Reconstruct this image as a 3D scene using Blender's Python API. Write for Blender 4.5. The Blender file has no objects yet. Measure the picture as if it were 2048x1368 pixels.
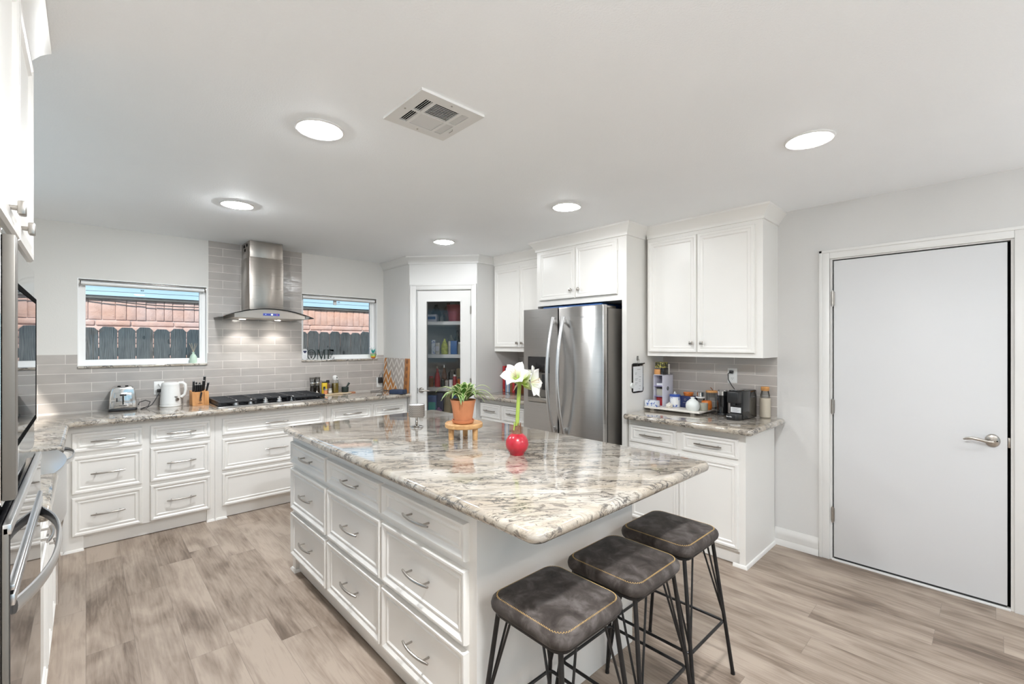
import bpy, bmesh, math, random
from math import sin, cos, pi, radians, sqrt, floor
from mathutils import Vector, Matrix

random.seed(7)
SC = bpy.context.scene
COL = SC.collection

# ------------------------------------------------------------------ camera, sky, exposure
cam_d = bpy.data.cameras.new('camera')
cam = bpy.data.objects.new('camera', cam_d)
COL.objects.link(cam)
cam.location = (0, 0, 1.48)
cam.rotation_euler = (radians(90), 0, radians(-43.2))
cam_d.sensor_width = 36
cam_d.lens = 907.36 / 2048 * 36
cam_d.shift_y = 3.5 / 2048
cam_d.clip_start = 0.02
SC.camera = cam

SC.view_settings.view_transform = 'Standard'
SC.view_settings.look = 'None'
SC.view_settings.gamma = 1
SC.view_settings.use_curve_mapping = False
SC.view_settings.exposure = 0.42
SC.cycles.use_denoising = True
SC.cycles.max_bounces = 10
SC.cycles.diffuse_bounces = 6
SC.cycles.glossy_bounces = 5
SC.cycles.transmission_bounces = 8
SC.cycles.transparent_max_bounces = 12
SC.cycles.caustics_reflective = False
SC.cycles.caustics_refractive = False
SC.cycles.sample_clamp_indirect = 6

LAMP_COL = (0.945, 0.975, 1.0)
LAMP_STRENGTH = 108.0       # the ceiling downlights
SKY_STRENGTH = 0.90

world = bpy.data.worlds.new('sky')
SC.world = world
world.use_nodes = True
wn = world.node_tree.nodes
wl = world.node_tree.links
wn.clear()
w_out = wn.new('ShaderNodeOutputWorld')
w_bg = wn.new('ShaderNodeBackground')
w_tc = wn.new('ShaderNodeTexCoord')
w_sep = wn.new('ShaderNodeSeparateXYZ')
w_rmp = wn.new('ShaderNodeValToRGB')
wl.new(w_tc.outputs['Generated'], w_sep.inputs[0])
wl.new(w_sep.outputs['Z'], w_rmp.inputs[0])
wl.new(w_rmp.outputs[0], w_bg.inputs[0])
wl.new(w_bg.outputs[0], w_out.inputs[0])
w_bg.inputs[1].default_value = SKY_STRENGTH
e = w_rmp.color_ramp.elements
e[0].position = 0.0; e[0].color = (0.52, 0.80, 0.97, 1)
e[1].position = 0.35; e[1].color = (0.36, 0.62, 0.90, 1)

sun_d = bpy.data.lights.new('sun', 'SUN')
sun_d.energy = 4.2
sun_d.angle = radians(2)
sun_d.color = (1.0, 0.95, 0.88)
sun = bpy.data.objects.new('sun', sun_d)
COL.objects.link(sun)
sun.location = (-4, -6, 8)
sun.rotation_euler = (radians(52), 0, radians(-28))   # shines from behind the house onto the neighbour's wall

# ------------------------------------------------------------------ room numbers (metres)
CEIL = 2.443
YB = 5.04          # back wall
XR = 3.732         # right wall
XL = -0.78         # left wall
YN = -3.0          # wall behind the camera
TOP = 0.935        # worktop height

# ------------------------------------------------------------------ mesh builder
class MB:
    def __init__(self, T=None):
        self.v = []; self.f = []; self.m = []; self.T = T
    def add(self, vs, fs, mi=0, T=None):
        b = len(self.v)
        if T is not None: vs = [T @ Vector(p) for p in vs]
        if self.T is not None: vs = [self.T @ Vector(p) for p in vs]
        self.v += [tuple(p) for p in vs]
        self.f += [tuple(i + b for i in q) for q in fs]
        self.m += [mi] * len(fs)
        return self
    def frombm(self, bm, mi=0, T=None):
        bm.verts.index_update()
        self.add([v.co.copy() for v in bm.verts], [[v.index for v in q.verts] for q in bm.faces], mi, T)
        bm.free(); return self
    def box(self, x0, y0, z0, x1, y1, z1, bev=0, seg=2, mi=0, T=None):
        bm = bmesh.new()
        M = Matrix.Translation(((x0+x1)/2, (y0+y1)/2, (z0+z1)/2)) @ Matrix.Diagonal((abs(x1-x0), abs(y1-y0), abs(z1-z0), 1))
        bmesh.ops.create_cube(bm, size=1, matrix=M)
        if bev > 0:
            bev = min(bev, 0.49*min(abs(x1-x0), abs(y1-y0), abs(z1-z0)))
            bmesh.ops.bevel(bm, geom=bm.edges[:], offset=bev, segments=seg, profile=0.5, affect='EDGES')
        return self.frombm(bm, mi, T)
    def cone(self, p0, p1, r0, r1=None, n=20, mi=0, caps=True, T=None):
        p0 = Vector(p0); p1 = Vector(p1); r1 = r0 if r1 is None else r1
        d = (p1-p0).normalized()
        a = d.orthogonal().normalized(); b = d.cross(a)
        vs = []
        for p, r in ((p0, r0), (p1, r1)):
            for i in range(n):
                t = 2*pi*i/n
                vs.append(p + (a*cos(t) + b*sin(t))*r)
        fs = [(i, (i+1) % n, n+(i+1) % n, n+i) for i in range(n)]
        if caps: fs += [tuple(range(n-1, -1, -1)), tuple(range(n, 2*n))]
        return self.add(vs, fs, mi, T)
    def lathe(self, prof, c=(0, 0, 0), n=32, mi=0, T=None, a0=0, a1=2*pi):
        vs = []; fs = []
        full = abs(a1-a0-2*pi) < 1e-6
        k = n if full else n+1
        for r, z in prof:
            for i in range(k):
                t = a0+(a1-a0)*i/n
                vs.append((c[0]+r*cos(t), c[1]+r*sin(t), c[2]+z))
        for j in range(len(prof)-1):
            for i in range(n):
                i2 = (i+1) % k
                fs.append((j*k+i, j*k+i2, (j+1)*k+i2, (j+1)*k+i))
        return self.add(vs, fs, mi, T)
    def tube(self, pts, r, n=10, mi=0, closed=False, sx=1, caps=True, T=None, up=None):
        pts = [Vector(p) for p in pts]; N = len(pts)
        rs = r if isinstance(r, (list, tuple)) else [r]*N
        vs = []; fs = []; prev = None
        for i, p in enumerate(pts):
            if closed: d = (pts[(i+1) % N]-pts[i-1])
            else: d = pts[min(i+1, N-1)]-pts[max(i-1, 0)]
            d.normalize()
            if up is not None: a = (Vector(up)-d*d.dot(Vector(up))).normalized()
            elif prev is None: a = d.orthogonal().normalized()
            else: a = (prev-d*d.dot(prev)).normalized()
            prev = a; b = d.cross(a)
            for k in range(n):
                t = 2*pi*k/n
                vs.append(p+(a*cos(t)*sx+b*sin(t))*rs[i])
        M = N if closed else N-1
        for i in range(M):
            j = (i+1) % N
            for k in range(n):
                fs.append((i*n+k, i*n+(k+1) % n, j*n+(k+1) % n, j*n+k))
        if caps and not closed:
            fs.append(tuple(range(n-1, -1, -1))); fs.append(tuple((N-1)*n+k for k in range(n)))
        return self.add(vs, fs, mi, T)
    def prism(self, poly, z0, z1, mi=0, bev=0, seg=2, T=None):
        """a 2-D outline (x, y) between heights z0 and z1"""
        bm = bmesh.new()
        vs = [bm.verts.new((x, y, z0)) for x, y in poly]
        f = bm.faces.new(vs)
        r = bmesh.ops.extrude_face_region(bm, geom=[f])
        for v in r['geom']:
            if isinstance(v, bmesh.types.BMVert): v.co.z = z1
        bmesh.ops.recalc_face_normals(bm, faces=bm.faces[:])
        if bev > 0:
            es = [q for q in bm.edges if abs(q.verts[0].co.z-q.verts[1].co.z) < 1e-6]
            bmesh.ops.bevel(bm, geom=es, offset=bev, segments=seg, profile=0.5, affect='EDGES')
        return self.frombm(bm, mi, T)
    def plate(self, x0, x1, z0, z1, y0, y1, holes=(), mi=0, T=None):
        """an upright slab with rectangular holes (hx0, hx1, hz0, hz1)"""
        xs = sorted({x0, x1, *[min(max(q, x0), x1) for h in holes for q in h[:2]]})
        zs = sorted({z0, z1, *[min(max(q, z0), z1) for h in holes for q in h[2:]]})
        def solid(i, k):
            if i < 0 or k < 0 or i >= len(xs)-1 or k >= len(zs)-1: return False
            cx = (xs[i]+xs[i+1])/2; cz = (zs[k]+zs[k+1])/2
            return not any(h[0] < cx < h[1] and h[2] < cz < h[3] for h in holes)
        vs = []; fs = []
        def q(a, b, c, d):
            n = len(vs); vs.extend((a, b, c, d)); fs.append((n, n+1, n+2, n+3))
        for i in range(len(xs)-1):
            for k in range(len(zs)-1):
                if not solid(i, k): continue
                a, b, c, d = xs[i], xs[i+1], zs[k], zs[k+1]
                q((a, y0, c), (b, y0, c), (b, y0, d), (a, y0, d))
                q((b, y1, c), (a, y1, c), (a, y1, d), (b, y1, d))
                if not solid(i-1, k): q((a, y1, c), (a, y0, c), (a, y0, d), (a, y1, d))
                if not solid(i+1, k): q((b, y0, c), (b, y1, c), (b, y1, d), (b, y0, d))
                if not solid(i, k-1): q((a, y1, c), (b, y1, c), (b, y0, c), (a, y0, c))
                if not solid(i, k+1): q((a, y0, d), (b, y0, d), (b, y1, d), (a, y1, d))
        return self.add(vs, fs, mi, T)
    def rings(self, x0, z0, x1, z1, rings, y=0, mi=0, T=None):
        """a raised front facing -y: rings = (inset, height out)"""
        vs = []; fs = []
        for a, h in rings:
            vs += [(x0+a, y-h, z0+a), (x1-a, y-h, z0+a), (x1-a, y-h, z1-a), (x0+a, y-h, z1-a)]
        for j in range(len(rings)-1):
            for i in range(4):
                i2 = (i+1) % 4
                fs.append((j*4+i, j*4+i2, (j+1)*4+i2, (j+1)*4+i))
        n = (len(rings)-1)*4
        fs.append((n, n+1, n+2, n+3)); fs.append((3, 2, 1, 0))
        return self.add(vs, fs, mi, T)
    def mould(self, path, prof, mi=0, side=1, T=None):
        """profile (out, z) swept along a plan path with mitred corners; out goes to the right of travel when side=1"""
        P = [Vector((p[0], p[1])) for p in path]; N = len(P)
        vs = []; fs = []; K = len(prof)
        for i, p in enumerate(P):
            ds = []
            if i > 0: ds.append((P[i]-P[i-1]).normalized())
            if i < N-1: ds.append((P[i+1]-P[i]).normalized())
            ns = [Vector((d.y, -d.x))*side for d in ds]
            if len(ns) == 2:
                m = (ns[0]+ns[1]).normalized(); m = m/max(0.2, m.dot(ns[0]))
            else: m = ns[0]
            for o, z in prof:
                vs.append((p.x+m.x*o, p.y+m.y*o, z))
        for i in range(N-1):
            for k in range(K):
                k2 = (k+1) % K
                fs.append((i*K+k, i*K+k2, (i+1)*K+k2, (i+1)*K+k))
        fs.append(tuple(range(K-1, -1, -1))); fs.append(tuple((N-1)*K+k for k in range(K)))
        return self.add(vs, fs, mi, T)
    def ell(self, c, r, n=20, m=12, mi=0, T=None, flat=None):
        vs = []; fs = []
        for j in range(m+1):
            t = pi*j/m
            for i in range(n):
                s = 2*pi*i/n
                z = -cos(t)
                if flat is not None: z = max(z, flat)
                vs.append((c[0]+r[0]*sin(t)*cos(s), c[1]+r[1]*sin(t)*sin(s), c[2]+r[2]*z))
        for j in range(m):
            for i in range(n):
                fs.append((j*n+i, j*n+(i+1) % n, (j+1)*n+(i+1) % n, (j+1)*n+i))
        return self.add(vs, fs, mi, T)

def rrect(x0, y0, x1, y1, r, n=5):
    pts = []
    for cx, cy, a in ((x1-r, y1-r, 0), (x0+r, y1-r, 90), (x0+r, y0+r, 180), (x1-r, y0+r, 270)):
        for i in range(n+1):
            t = radians(a+90*i/n)
            pts.append((cx+r*cos(t), cy+r*sin(t)))
    return pts

def obj(name, mb, mats, parent=None, angle=32, loc=None, rz=0, kind=None, label=None):
    me = bpy.data.meshes.new(name)
    me.from_pydata(mb.v, [], mb.f)
    if not isinstance(mats, (list, tuple)): mats = [mats]
    for m in mats: me.materials.append(m)
    me.polygons.foreach_set('material_index', mb.m)
    bm = bmesh.new(); bm.from_mesh(me)
    bmesh.ops.remove_doubles(bm, verts=bm.verts[:], dist=1e-6)
    bmesh.ops.recalc_face_normals(bm, faces=bm.faces[:])
    bm.to_mesh(me); bm.free()
    me.polygons.foreach_set('use_smooth', [True]*len(me.polygons))
    me.set_sharp_from_angle(angle=radians(angle))
    me.update()
    o = bpy.data.objects.new(name, me)
    COL.objects.link(o)
    if parent is not None: o.parent = parent
    if loc is not None: o.location = loc
    if rz: o.rotation_euler = (0, 0, rz)
    if kind: o['kind'] = kind
    if label: o['label'] = label
    return o

def tag(o, label, cat, group=None):
    o['label'] = label; o['category'] = cat
    if group: o['group'] = group
    return o

def thing(name, label, cat, loc=(0, 0, 0), rz=0, group=None):
    o = bpy.data.objects.new(name, None)
    o.empty_display_size = 0.05
    COL.objects.link(o)
    o.location = loc; o.rotation_euler = (0, 0, rz)
    return tag(o, label, cat, group)

def one(name, label, cat, mb, mats, loc=(0, 0, 0), rz=0, group=None, angle=32):
    return tag(obj(name, mb, mats, loc=loc, rz=rz, angle=angle), label, cat, group)

def struct(name, mb, mats, parent=None, loc=None, rz=0, angle=32):
    return obj(name, mb, mats, parent, loc=loc, rz=rz, kind=None if parent else 'structure', angle=angle)

def dup(root, loc, rz, label=None, group=None):
    def cp(o, par):
        c = o.copy(); COL.objects.link(c)
        if par is not None: c.parent = par
        for k in o.children: cp(k, c)
        return c
    r = cp(root, None)
    r.location = loc; r.rotation_euler = (0, 0, rz)
    if label: r['label'] = label
    if group: r['group'] = group
    return r

def text_mb(s, size, depth=0.0006, T=None, mi=0, align='CENTER'):
    cu = bpy.data.curves.new('t', 'FONT'); cu.body = s; cu.size = size
    cu.extrude = depth/2; cu.align_x = align; cu.align_y = 'CENTER'; cu.resolution_u = 2
    to = bpy.data.objects.new('t', cu); COL.objects.link(to)
    bpy.context.view_layer.update()
    dg = bpy.context.evaluated_depsgraph_get()
    me = to.evaluated_get(dg).to_mesh()
    mb = MB()
    mb.add([v.co.copy() for v in me.vertices], [tuple(p.vertices) for p in me.polygons], mi, T)
    to.evaluated_get(dg).to_mesh_clear()
    bpy.data.objects.remove(to); bpy.data.curves.remove(cu)
    return mb

FRONT = Matrix.Rotation(radians(90), 4, 'X')     # lays flat text upright, facing -y

# ------------------------------------------------------------------ materials
def nt(name):
    m = bpy.data.materials.new(name); m.use_nodes = True
    n = m.node_tree.nodes; l = m.node_tree.links
    return m, n, l, n['Principled BSDF']

def N(n, kind, **kw):
    x = n.new(kind)
    for k, v in kw.items():
        if k.startswith('i_'):
            key = k[2:]
            x.inputs[int(key) if key.isdigit() else key.replace('_', ' ')].default_value = v
        else: setattr(x, k, v)
    return x

def mth(n, l, op, a, b=None, c=None):
    x = n.new('ShaderNodeMath'); x.operation = op
    for i, q in enumerate((a, b, c)):
        if q is None: continue
        if isinstance(q, (int, float)): x.inputs[i].default_value = q
        else: l.new(q, x.inputs[i])
    return x.outputs[0]

def ramp(n, l, fac, stops, interp='LINEAR'):
    x = n.new('ShaderNodeValToRGB'); x.color_ramp.interpolation = interp
    el = x.color_ramp.elements
    while len(el) < len(stops): el.new(0.5)
    for q, (p, c) in zip(el, stops):
        q.position = p; q.color = (*c, 1) if len(c) == 3 else c
    l.new(fac, x.inputs[0])
    return x.outputs[0]

def mixc(n, l, fac, a, b, blend='MIX'):
    x = n.new('ShaderNodeMix'); x.data_type = 'RGBA'; x.blend_type = blend
    for i, q in ((0, fac), (6, a), (7, b)):
        if isinstance(q, (int, float)): x.inputs[i].default_value = q
        elif isinstance(q, tuple): x.inputs[i].default_value = (*q, 1) if len(q) == 3 else q
        else: l.new(q, x.inputs[i])
    return x.outputs[2]

def mat(name, col, rough=0.5, metal=0.0, bump=None, var=0.06, vscale=8, coat=0, spec=0.5, trans=0, emit=None, sheen=0, alpha=1):
    m, n, l, p = nt(name)
    tc = N(n, 'ShaderNodeTexCoord')
    no = N(n, 'ShaderNodeTexNoise', i_Scale=vscale, i_Detail=4)
    l.new(tc.outputs['Object'], no.inputs['Vector'])
    lo = tuple(max(0, c*(1-var)) for c in col); hi = tuple(min(1, c*(1+var)) for c in col)
    l.new(ramp(n, l, no.outputs['Fac'], [(0.3, lo), (0.7, hi)]), p.inputs['Base Color'])
    p.inputs['Roughness'].default_value = rough
    p.inputs['Metallic'].default_value = metal
    p.inputs['Specular IOR Level'].default_value = spec
    p.inputs['Coat Weight'].default_value = coat
    p.inputs['Transmission Weight'].default_value = trans
    p.inputs['Sheen Weight'].default_value = sheen
    if emit:
        p.inputs['Emission Color'].default_value = (*emit[0], 1)
        p.inputs['Emission Strength'].default_value = emit[1]
    if bump:
        nb = N(n, 'ShaderNodeTexNoise', i_Scale=bump[0], i_Detail=3)
        l.new(tc.outputs['Object'], nb.inputs['Vector'])
        b = N(n, 'ShaderNodeBump', i_Strength=bump[1], i_Distance=bump[2] if len(bump) > 2 else 0.002)
        l.new(nb.outputs['Fac'], b.inputs['Height']); l.new(b.outputs[0], p.inputs['Normal'])
    return m

M = {}
M['cab'] = mat('white_cabinet_paint', (0.82, 0.80, 0.765), 0.32, bump=(60, 0.05), var=0.012, vscale=3)
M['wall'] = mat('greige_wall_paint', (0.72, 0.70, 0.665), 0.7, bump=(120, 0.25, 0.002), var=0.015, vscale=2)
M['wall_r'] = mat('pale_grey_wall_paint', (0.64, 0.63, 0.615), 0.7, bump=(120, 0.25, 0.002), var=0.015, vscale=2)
M['ceil'] = mat('white_ceiling_paint', (0.915, 0.932, 0.95), 0.75, bump=(140, 0.35, 0.003), var=0.01, vscale=2)
M['trim'] = mat('white_trim_paint', (0.72, 0.71, 0.69), 0.35, var=0.01, vscale=3)
M['door'] = mat('white_door_paint', (0.66, 0.66, 0.665), 0.45, bump=(90, 0.06), var=0.01, vscale=2)
M['vinyl'] = mat('white_window_vinyl', (0.93, 0.93, 0.92), 0.35, var=0.01)
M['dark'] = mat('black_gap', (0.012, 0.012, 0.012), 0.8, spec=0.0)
M['nickel'] = mat('brushed_nickel', (0.42, 0.39, 0.355), 0.30, 1.0, var=0.05, vscale=40)
M['chrome'] = mat('chrome', (0.75, 0.74, 0.73), 0.12, 1.0, var=0.03)
M['blackmetal'] = mat('black_metal', (0.028, 0.027, 0.027), 0.38, 0.6, var=0.2, vscale=30)
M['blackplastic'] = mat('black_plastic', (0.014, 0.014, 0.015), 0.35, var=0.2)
M['blackgloss'] = mat('black_gloss', (0.008, 0.008, 0.009), 0.08, coat=0.5)
M['iron'] = mat('cast_iron', (0.022, 0.023, 0.026), 0.42, 0.2, bump=(200, 0.3, 0.001), var=0.2, vscale=40)
M['whiteplastic'] = mat('white_plastic', (0.80, 0.80, 0.78), 0.3, var=0.01)
M['ceramic'] = mat('white_ceramic', (0.74, 0.76, 0.74), 0.25, var=0.03, coat=0.3)
M['terracotta'] = mat('terracotta', (0.56, 0.22, 0.10), 0.75, bump=(80, 0.15), var=0.10, vscale=14)
M['soil'] = mat('soil', (0.03, 0.02, 0.014), 0.9, bump=(120, 0.8, 0.004), var=0.4, vscale=60)
M['stem'] = mat('green_stem', (0.30, 0.40, 0.07), 0.45, var=0.15, vscale=20)
M['redwax'] = mat('red_wax', (0.42, 0.015, 0.03), 0.28, bump=(30, 0.15, 0.003), var=0.15, vscale=20, coat=0.3)
M['husk'] = mat('brown_husk', (0.16, 0.075, 0.04), 0.7, var=0.4, vscale=60)
M['paper'] = mat('white_paper', (0.78, 0.79, 0.80), 0.6, var=0.02)
M['cork'] = mat('cork', (0.55, 0.27, 0.09), 0.7, var=0.2, vscale=60)
M['orange'] = mat('amber_glass', (0.60, 0.17, 0.025), 0.12, var=0.25, vscale=30, coat=0.5)
M['navy'] = mat('navy_tin', (0.012, 0.02, 0.09), 0.3, var=0.1)
M['bluecard'] = mat('blue_card', (0.02, 0.10, 0.32), 0.45, var=0.08)
M['red'] = mat('red_card', (0.42, 0.03, 0.035), 0.45, var=0.12, vscale=30)
M['yellow'] = mat('yellow_label', (0.75, 0.52, 0.03), 0.4, var=0.1)
M['oil'] = mat('olive_oil', (0.33, 0.22, 0.015), 0.1, var=0.1, coat=0.6)
M['darkgreen'] = mat('dark_green_stone', (0.018, 0.032, 0.028), 0.5, var=0.35, vscale=90)
M['beige'] = mat('beige_ceramic', (0.52, 0.46, 0.37), 0.5, var=0.05)
M['taupe'] = mat('taupe_ceramic', (0.42, 0.41, 0.34), 0.4, var=0.05)
M['mint'] = mat('frosted_mint_glass', (0.55, 0.70, 0.58), 0.35, var=0.04)
M['reed'] = mat('reed', (0.60, 0.50, 0.36), 0.8, var=0.1)
M['ink'] = mat('dark_ink', (0.02, 0.022, 0.025), 0.6)
M['greyink'] = mat('grey_ink', (0.25, 0.25, 0.26), 0.6)
M['brown'] = mat('brown_leather', (0.22, 0.09, 0.035), 0.5, var=0.15, vscale=20)
M['pinkbrick_mortar'] = mat('mortar', (0.52, 0.44, 0.41), 0.9, var=0.1, vscale=20)
M['eave'] = mat('dark_eave', (0.10, 0.105, 0.10), 0.7, var=0.2)
M['cable'] = mat('black_cable', (0.03, 0.03, 0.032), 0.6)
M['ground'] = mat('dry_ground', (0.22, 0.19, 0.15), 0.9, bump=(30, 0.5, 0.01), var=0.2, vscale=10)
M['thread'] = mat('tan_thread', (0.55, 0.36, 0.13), 0.7, var=0.12, vscale=80)

def glass_mat(name, tint=(1, 1, 1), rough=0.0, refl=1.0):
    m, n, l, p = nt(name)
    n.remove(p)
    out = n['Material Output']
    tr = N(n, 'ShaderNodeBsdfTransparent'); tr.inputs[0].default_value = (*tint, 1)
    gl = N(n, 'ShaderNodeBsdfGlossy', i_Roughness=rough)
    fr = N(n, 'ShaderNodeFresnel', i_IOR=1.45)
    no = N(n, 'ShaderNodeTexNoise', i_Scale=3.0)
    bp = N(n, 'ShaderNodeBump', i_Strength=0.01, i_Distance=0.001)
    l.new(no.outputs['Fac'], bp.inputs['Height']); l.new(bp.outputs[0], gl.inputs['Normal'])
    k = mth(n, l, 'MULTIPLY', fr.outputs[0], refl)
    mx = N(n, 'ShaderNodeMixShader')
    l.new(k, mx.inputs[0]); l.new(tr.outputs[0], mx.inputs[1]); l.new(gl.outputs[0], mx.inputs[2])
    l.new(mx.outputs[0], out.inputs[0])
    return m
M['glass'] = glass_mat('window_glass')
M['pglass'] = glass_mat('pantry_glass', (0.93, 0.93, 0.93), 0.0, 0.75)
M['jarglass'] = glass_mat('jar_glass', (0.97, 0.98, 0.98), 0.02, 1.1)
M['hoodglass'] = glass_mat('canopy_glass', (0.80, 0.86, 0.86), 0.0, 1.5)

def steel(name, col, rough, aniso=0.0, wav=0.0, horizontal=True):
    m, n, l, p = nt(name)
    tc = N(n, 'ShaderNodeTexCoord')
    mp = N(n, 'ShaderNodeMapping'); mp.inputs['Scale'].default_value = (2, 2, 300) if horizontal else (300, 300, 2)
    l.new(tc.outputs['Object'], mp.inputs[0])
    no = N(n, 'ShaderNodeTexNoise', i_Scale=1.0, i_Detail=3)
    l.new(mp.outputs[0], no.inputs['Vector'])
    l.new(ramp(n, l, no.outputs['Fac'], [(0.3, tuple(c*0.97 for c in col)), (0.7, tuple(min(1, c*1.03) for c in col))]), p.inputs['Base Color'])
    l.new(mth(n, l, 'MULTIPLY_ADD', no.outputs['Fac'], 0.03, rough-0.015), p.inputs['Roughness'])
    p.inputs['Metallic'].default_value = 1
    if aniso:
        p.inputs['Anisotropic'].default_value = aniso
        t = N(n, 'ShaderNodeTangent'); t.direction_type = 'RADIAL'; t.axis = 'Z'
        l.new(t.outputs[0], p.inputs['Tangent'])
        p.inputs['Anisotropic Rotation'].default_value = 0.25
    if wav:
        m2 = N(n, 'ShaderNodeMapping'); m2.inputs['Scale'].default_value = (3.2, 3.2, 0.7)
        l.new(tc.outputs['Object'], m2.inputs[0])
        n2 = N(n, 'ShaderNodeTexNoise', i_Scale=1.6, i_Detail=1)
        l.new(m2.outputs[0], n2.inputs['Vector'])
        b = N(n, 'ShaderNodeBump', i_Strength=wav, i_Distance=0.02)
        l.new(n2.outputs['Fac'], b.inputs['Height']); l.new(b.outputs[0], p.inputs['Normal'])
    return m
M['steel'] = steel('brushed_stainless', (0.47, 0.455, 0.44), 0.28, 0.85, 0.35)
M['steelv'] = steel('hood_stainless', (0.45, 0.41, 0.37), 0.28, 0.85, 0.25, True)
M['steelpol'] = steel('polished_stainless', (0.66, 0.65, 0.64), 0.10)
M['mirrorsteel'] = steel('mirror_stainless', (0.80, 0.79, 0.78), 0.07)
M['steellight'] = steel('satin_handle_steel', (0.74, 0.74, 0.74), 0.30)
M['steelside'] = mat('grey_steel_side', (0.20, 0.185, 0.165), 0.45, 0.7, var=0.05, vscale=4)

def ovenglass():
    m, n, l, p = nt('mirror_oven_glass')
    no = N(n, 'ShaderNodeTexNoise', i_Scale=1.5)
    l.new(ramp(n, l, no.outputs['Fac'], [(0.3, (0.02, 0.02, 0.022)), (0.7, (0.03, 0.03, 0.032))]), p.inputs['Base Color'])
    p.inputs['Roughness'].default_value = 0.015
    p.inputs['IOR'].default_value = 1.9
    return m
M['ovenglass'] = ovenglass()

def floor_mat():
    m, n, l, p = nt('grey_oak_planks')
    tc = N(n, 'ShaderNodeTexCoord'); sp = N(n, 'ShaderNodeSeparateXYZ')
    l.new(tc.outputs['Object'], sp.inputs[0])
    PW, PL = 0.178, 1.22
    px = mth(n, l, 'DIVIDE', sp.outputs['X'], PW)
    ix = mth(n, l, 'FLOOR', px); fx = mth(n, l, 'FRACT', px)
    w1 = N(n, 'ShaderNodeTexWhiteNoise', noise_dimensions='1D'); l.new(ix, w1.inputs['W'])
    py = mth(n, l, 'ADD', mth(n, l, 'DIVIDE', sp.outputs['Y'], PL), w1.outputs['Value'])
    iy = mth(n, l, 'FLOOR', py); fy = mth(n, l, 'FRACT', py)
    cb = N(n, 'ShaderNodeCombineXYZ'); l.new(ix, cb.inputs[0]); l.new(iy, cb.inputs[1])
    w2 = N(n, 'ShaderNodeTexWhiteNoise', noise_dimensions='2D'); l.new(cb.outputs[0], w2.inputs['Vector'])
    r2 = w2.outputs['Value']
    # grain along y, shifted on every plank
    cg = N(n, 'ShaderNodeCombineXYZ')
    l.new(mth(n, l, 'ADD', sp.outputs['X'], mth(n, l, 'MULTIPLY', r2, 17.0)), cg.inputs[0])
    l.new(mth(n, l, 'MULTIPLY', sp.outputs['Y'], 0.075), cg.inputs[1])
    l.new(mth(n, l, 'MULTIPLY', r2, 31.0), cg.inputs[2])
    g1 = N(n, 'ShaderNodeTexNoise', i_Scale=34.0, i_Detail=7, i_Roughness=0.68, i_Distortion=1.4)
    l.new(cg.outputs[0], g1.inputs['Vector'])
    cg2 = N(n, 'ShaderNodeMapping'); cg2.inputs['Scale'].default_value = (1, 3.6, 1); l.new(cg.outputs[0], cg2.inputs[0])
    g2 = N(n, 'ShaderNodeTexNoise', i_Scale=8.0, i_Detail=3, i_Distortion=0.8)
    l.new(cg2.outputs[0], g2.inputs['Vector'])
    # cathedral rings
    wv = N(n, 'ShaderNodeTexWave', wave_type='BANDS', bands_direction='X', i_Scale=20.0, i_Distortion=5.0, i_Detail=2, i_Detail_Scale=0.5)
    cg3 = N(n, 'ShaderNodeMapping'); cg3.inputs['Scale'].default_value = (1, 1.7, 1); l.new(cg.outputs[0], cg3.inputs[0])
    l.new(cg3.outputs[0], wv.inputs['Vector'])
    a = mth(n, l, 'MULTIPLY_ADD', g1.outputs['Fac'], 0.55, mth(n, l, 'MULTIPLY', g2.outputs['Fac'], 0.75))
    a = mth(n, l, 'ADD', a, mth(n, l, 'MULTIPLY', mth(n, l, 'SUBTRACT', r2, 0.5), 0.24))
    a = mth(n, l, 'ADD', a, mth(n, l, 'MULTIPLY', mth(n, l, 'SUBTRACT', wv.outputs['Fac'], 0.5), 0.025))
    colr = ramp(n, l, a, [(0.36, (0.088, 0.061, 0.043)), (0.50, (0.170, 0.125, 0.093)), (0.63, (0.285, 0.222, 0.174)), (0.82, (0.41, 0.333, 0.270))])
    ex = mth(n, l, 'MULTIPLY', mth(n, l, 'MINIMUM', fx, mth(n, l, 'SUBTRACT', 1.0, fx)), PW)
    ey = mth(n, l, 'MULTIPLY', mth(n, l, 'MINIMUM', fy, mth(n, l, 'SUBTRACT', 1.0, fy)), PL)
    ed = mth(n, l, 'MINIMUM', ex, ey)
    seam = mth(n, l, 'LESS_THAN', ed, 0.0011)
    l.new(mixc(n, l, mth(n, l, 'MULTIPLY', seam, 0.45), colr, (0.12, 0.095, 0.08)), p.inputs['Base Color'])
    l.new(mth(n, l, 'MULTIPLY_ADD', g1.outputs['Fac'], 0.25, 0.28), p.inputs['Roughness'])
    h = mth(n, l, 'SUBTRACT', mth(n, l, 'MULTIPLY', g1.outputs['Fac'], 0.25), mth(n, l, 'MULTIPLY', seam, 0.8))
    b = N(n, 'ShaderNodeBump', i_Strength=0.25, i_Distance=0.0015)
    l.new(h, b.inputs['Height']); l.new(b.outputs[0], p.inputs['Normal'])
    return m
M['floor'] = floor_mat()

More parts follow.
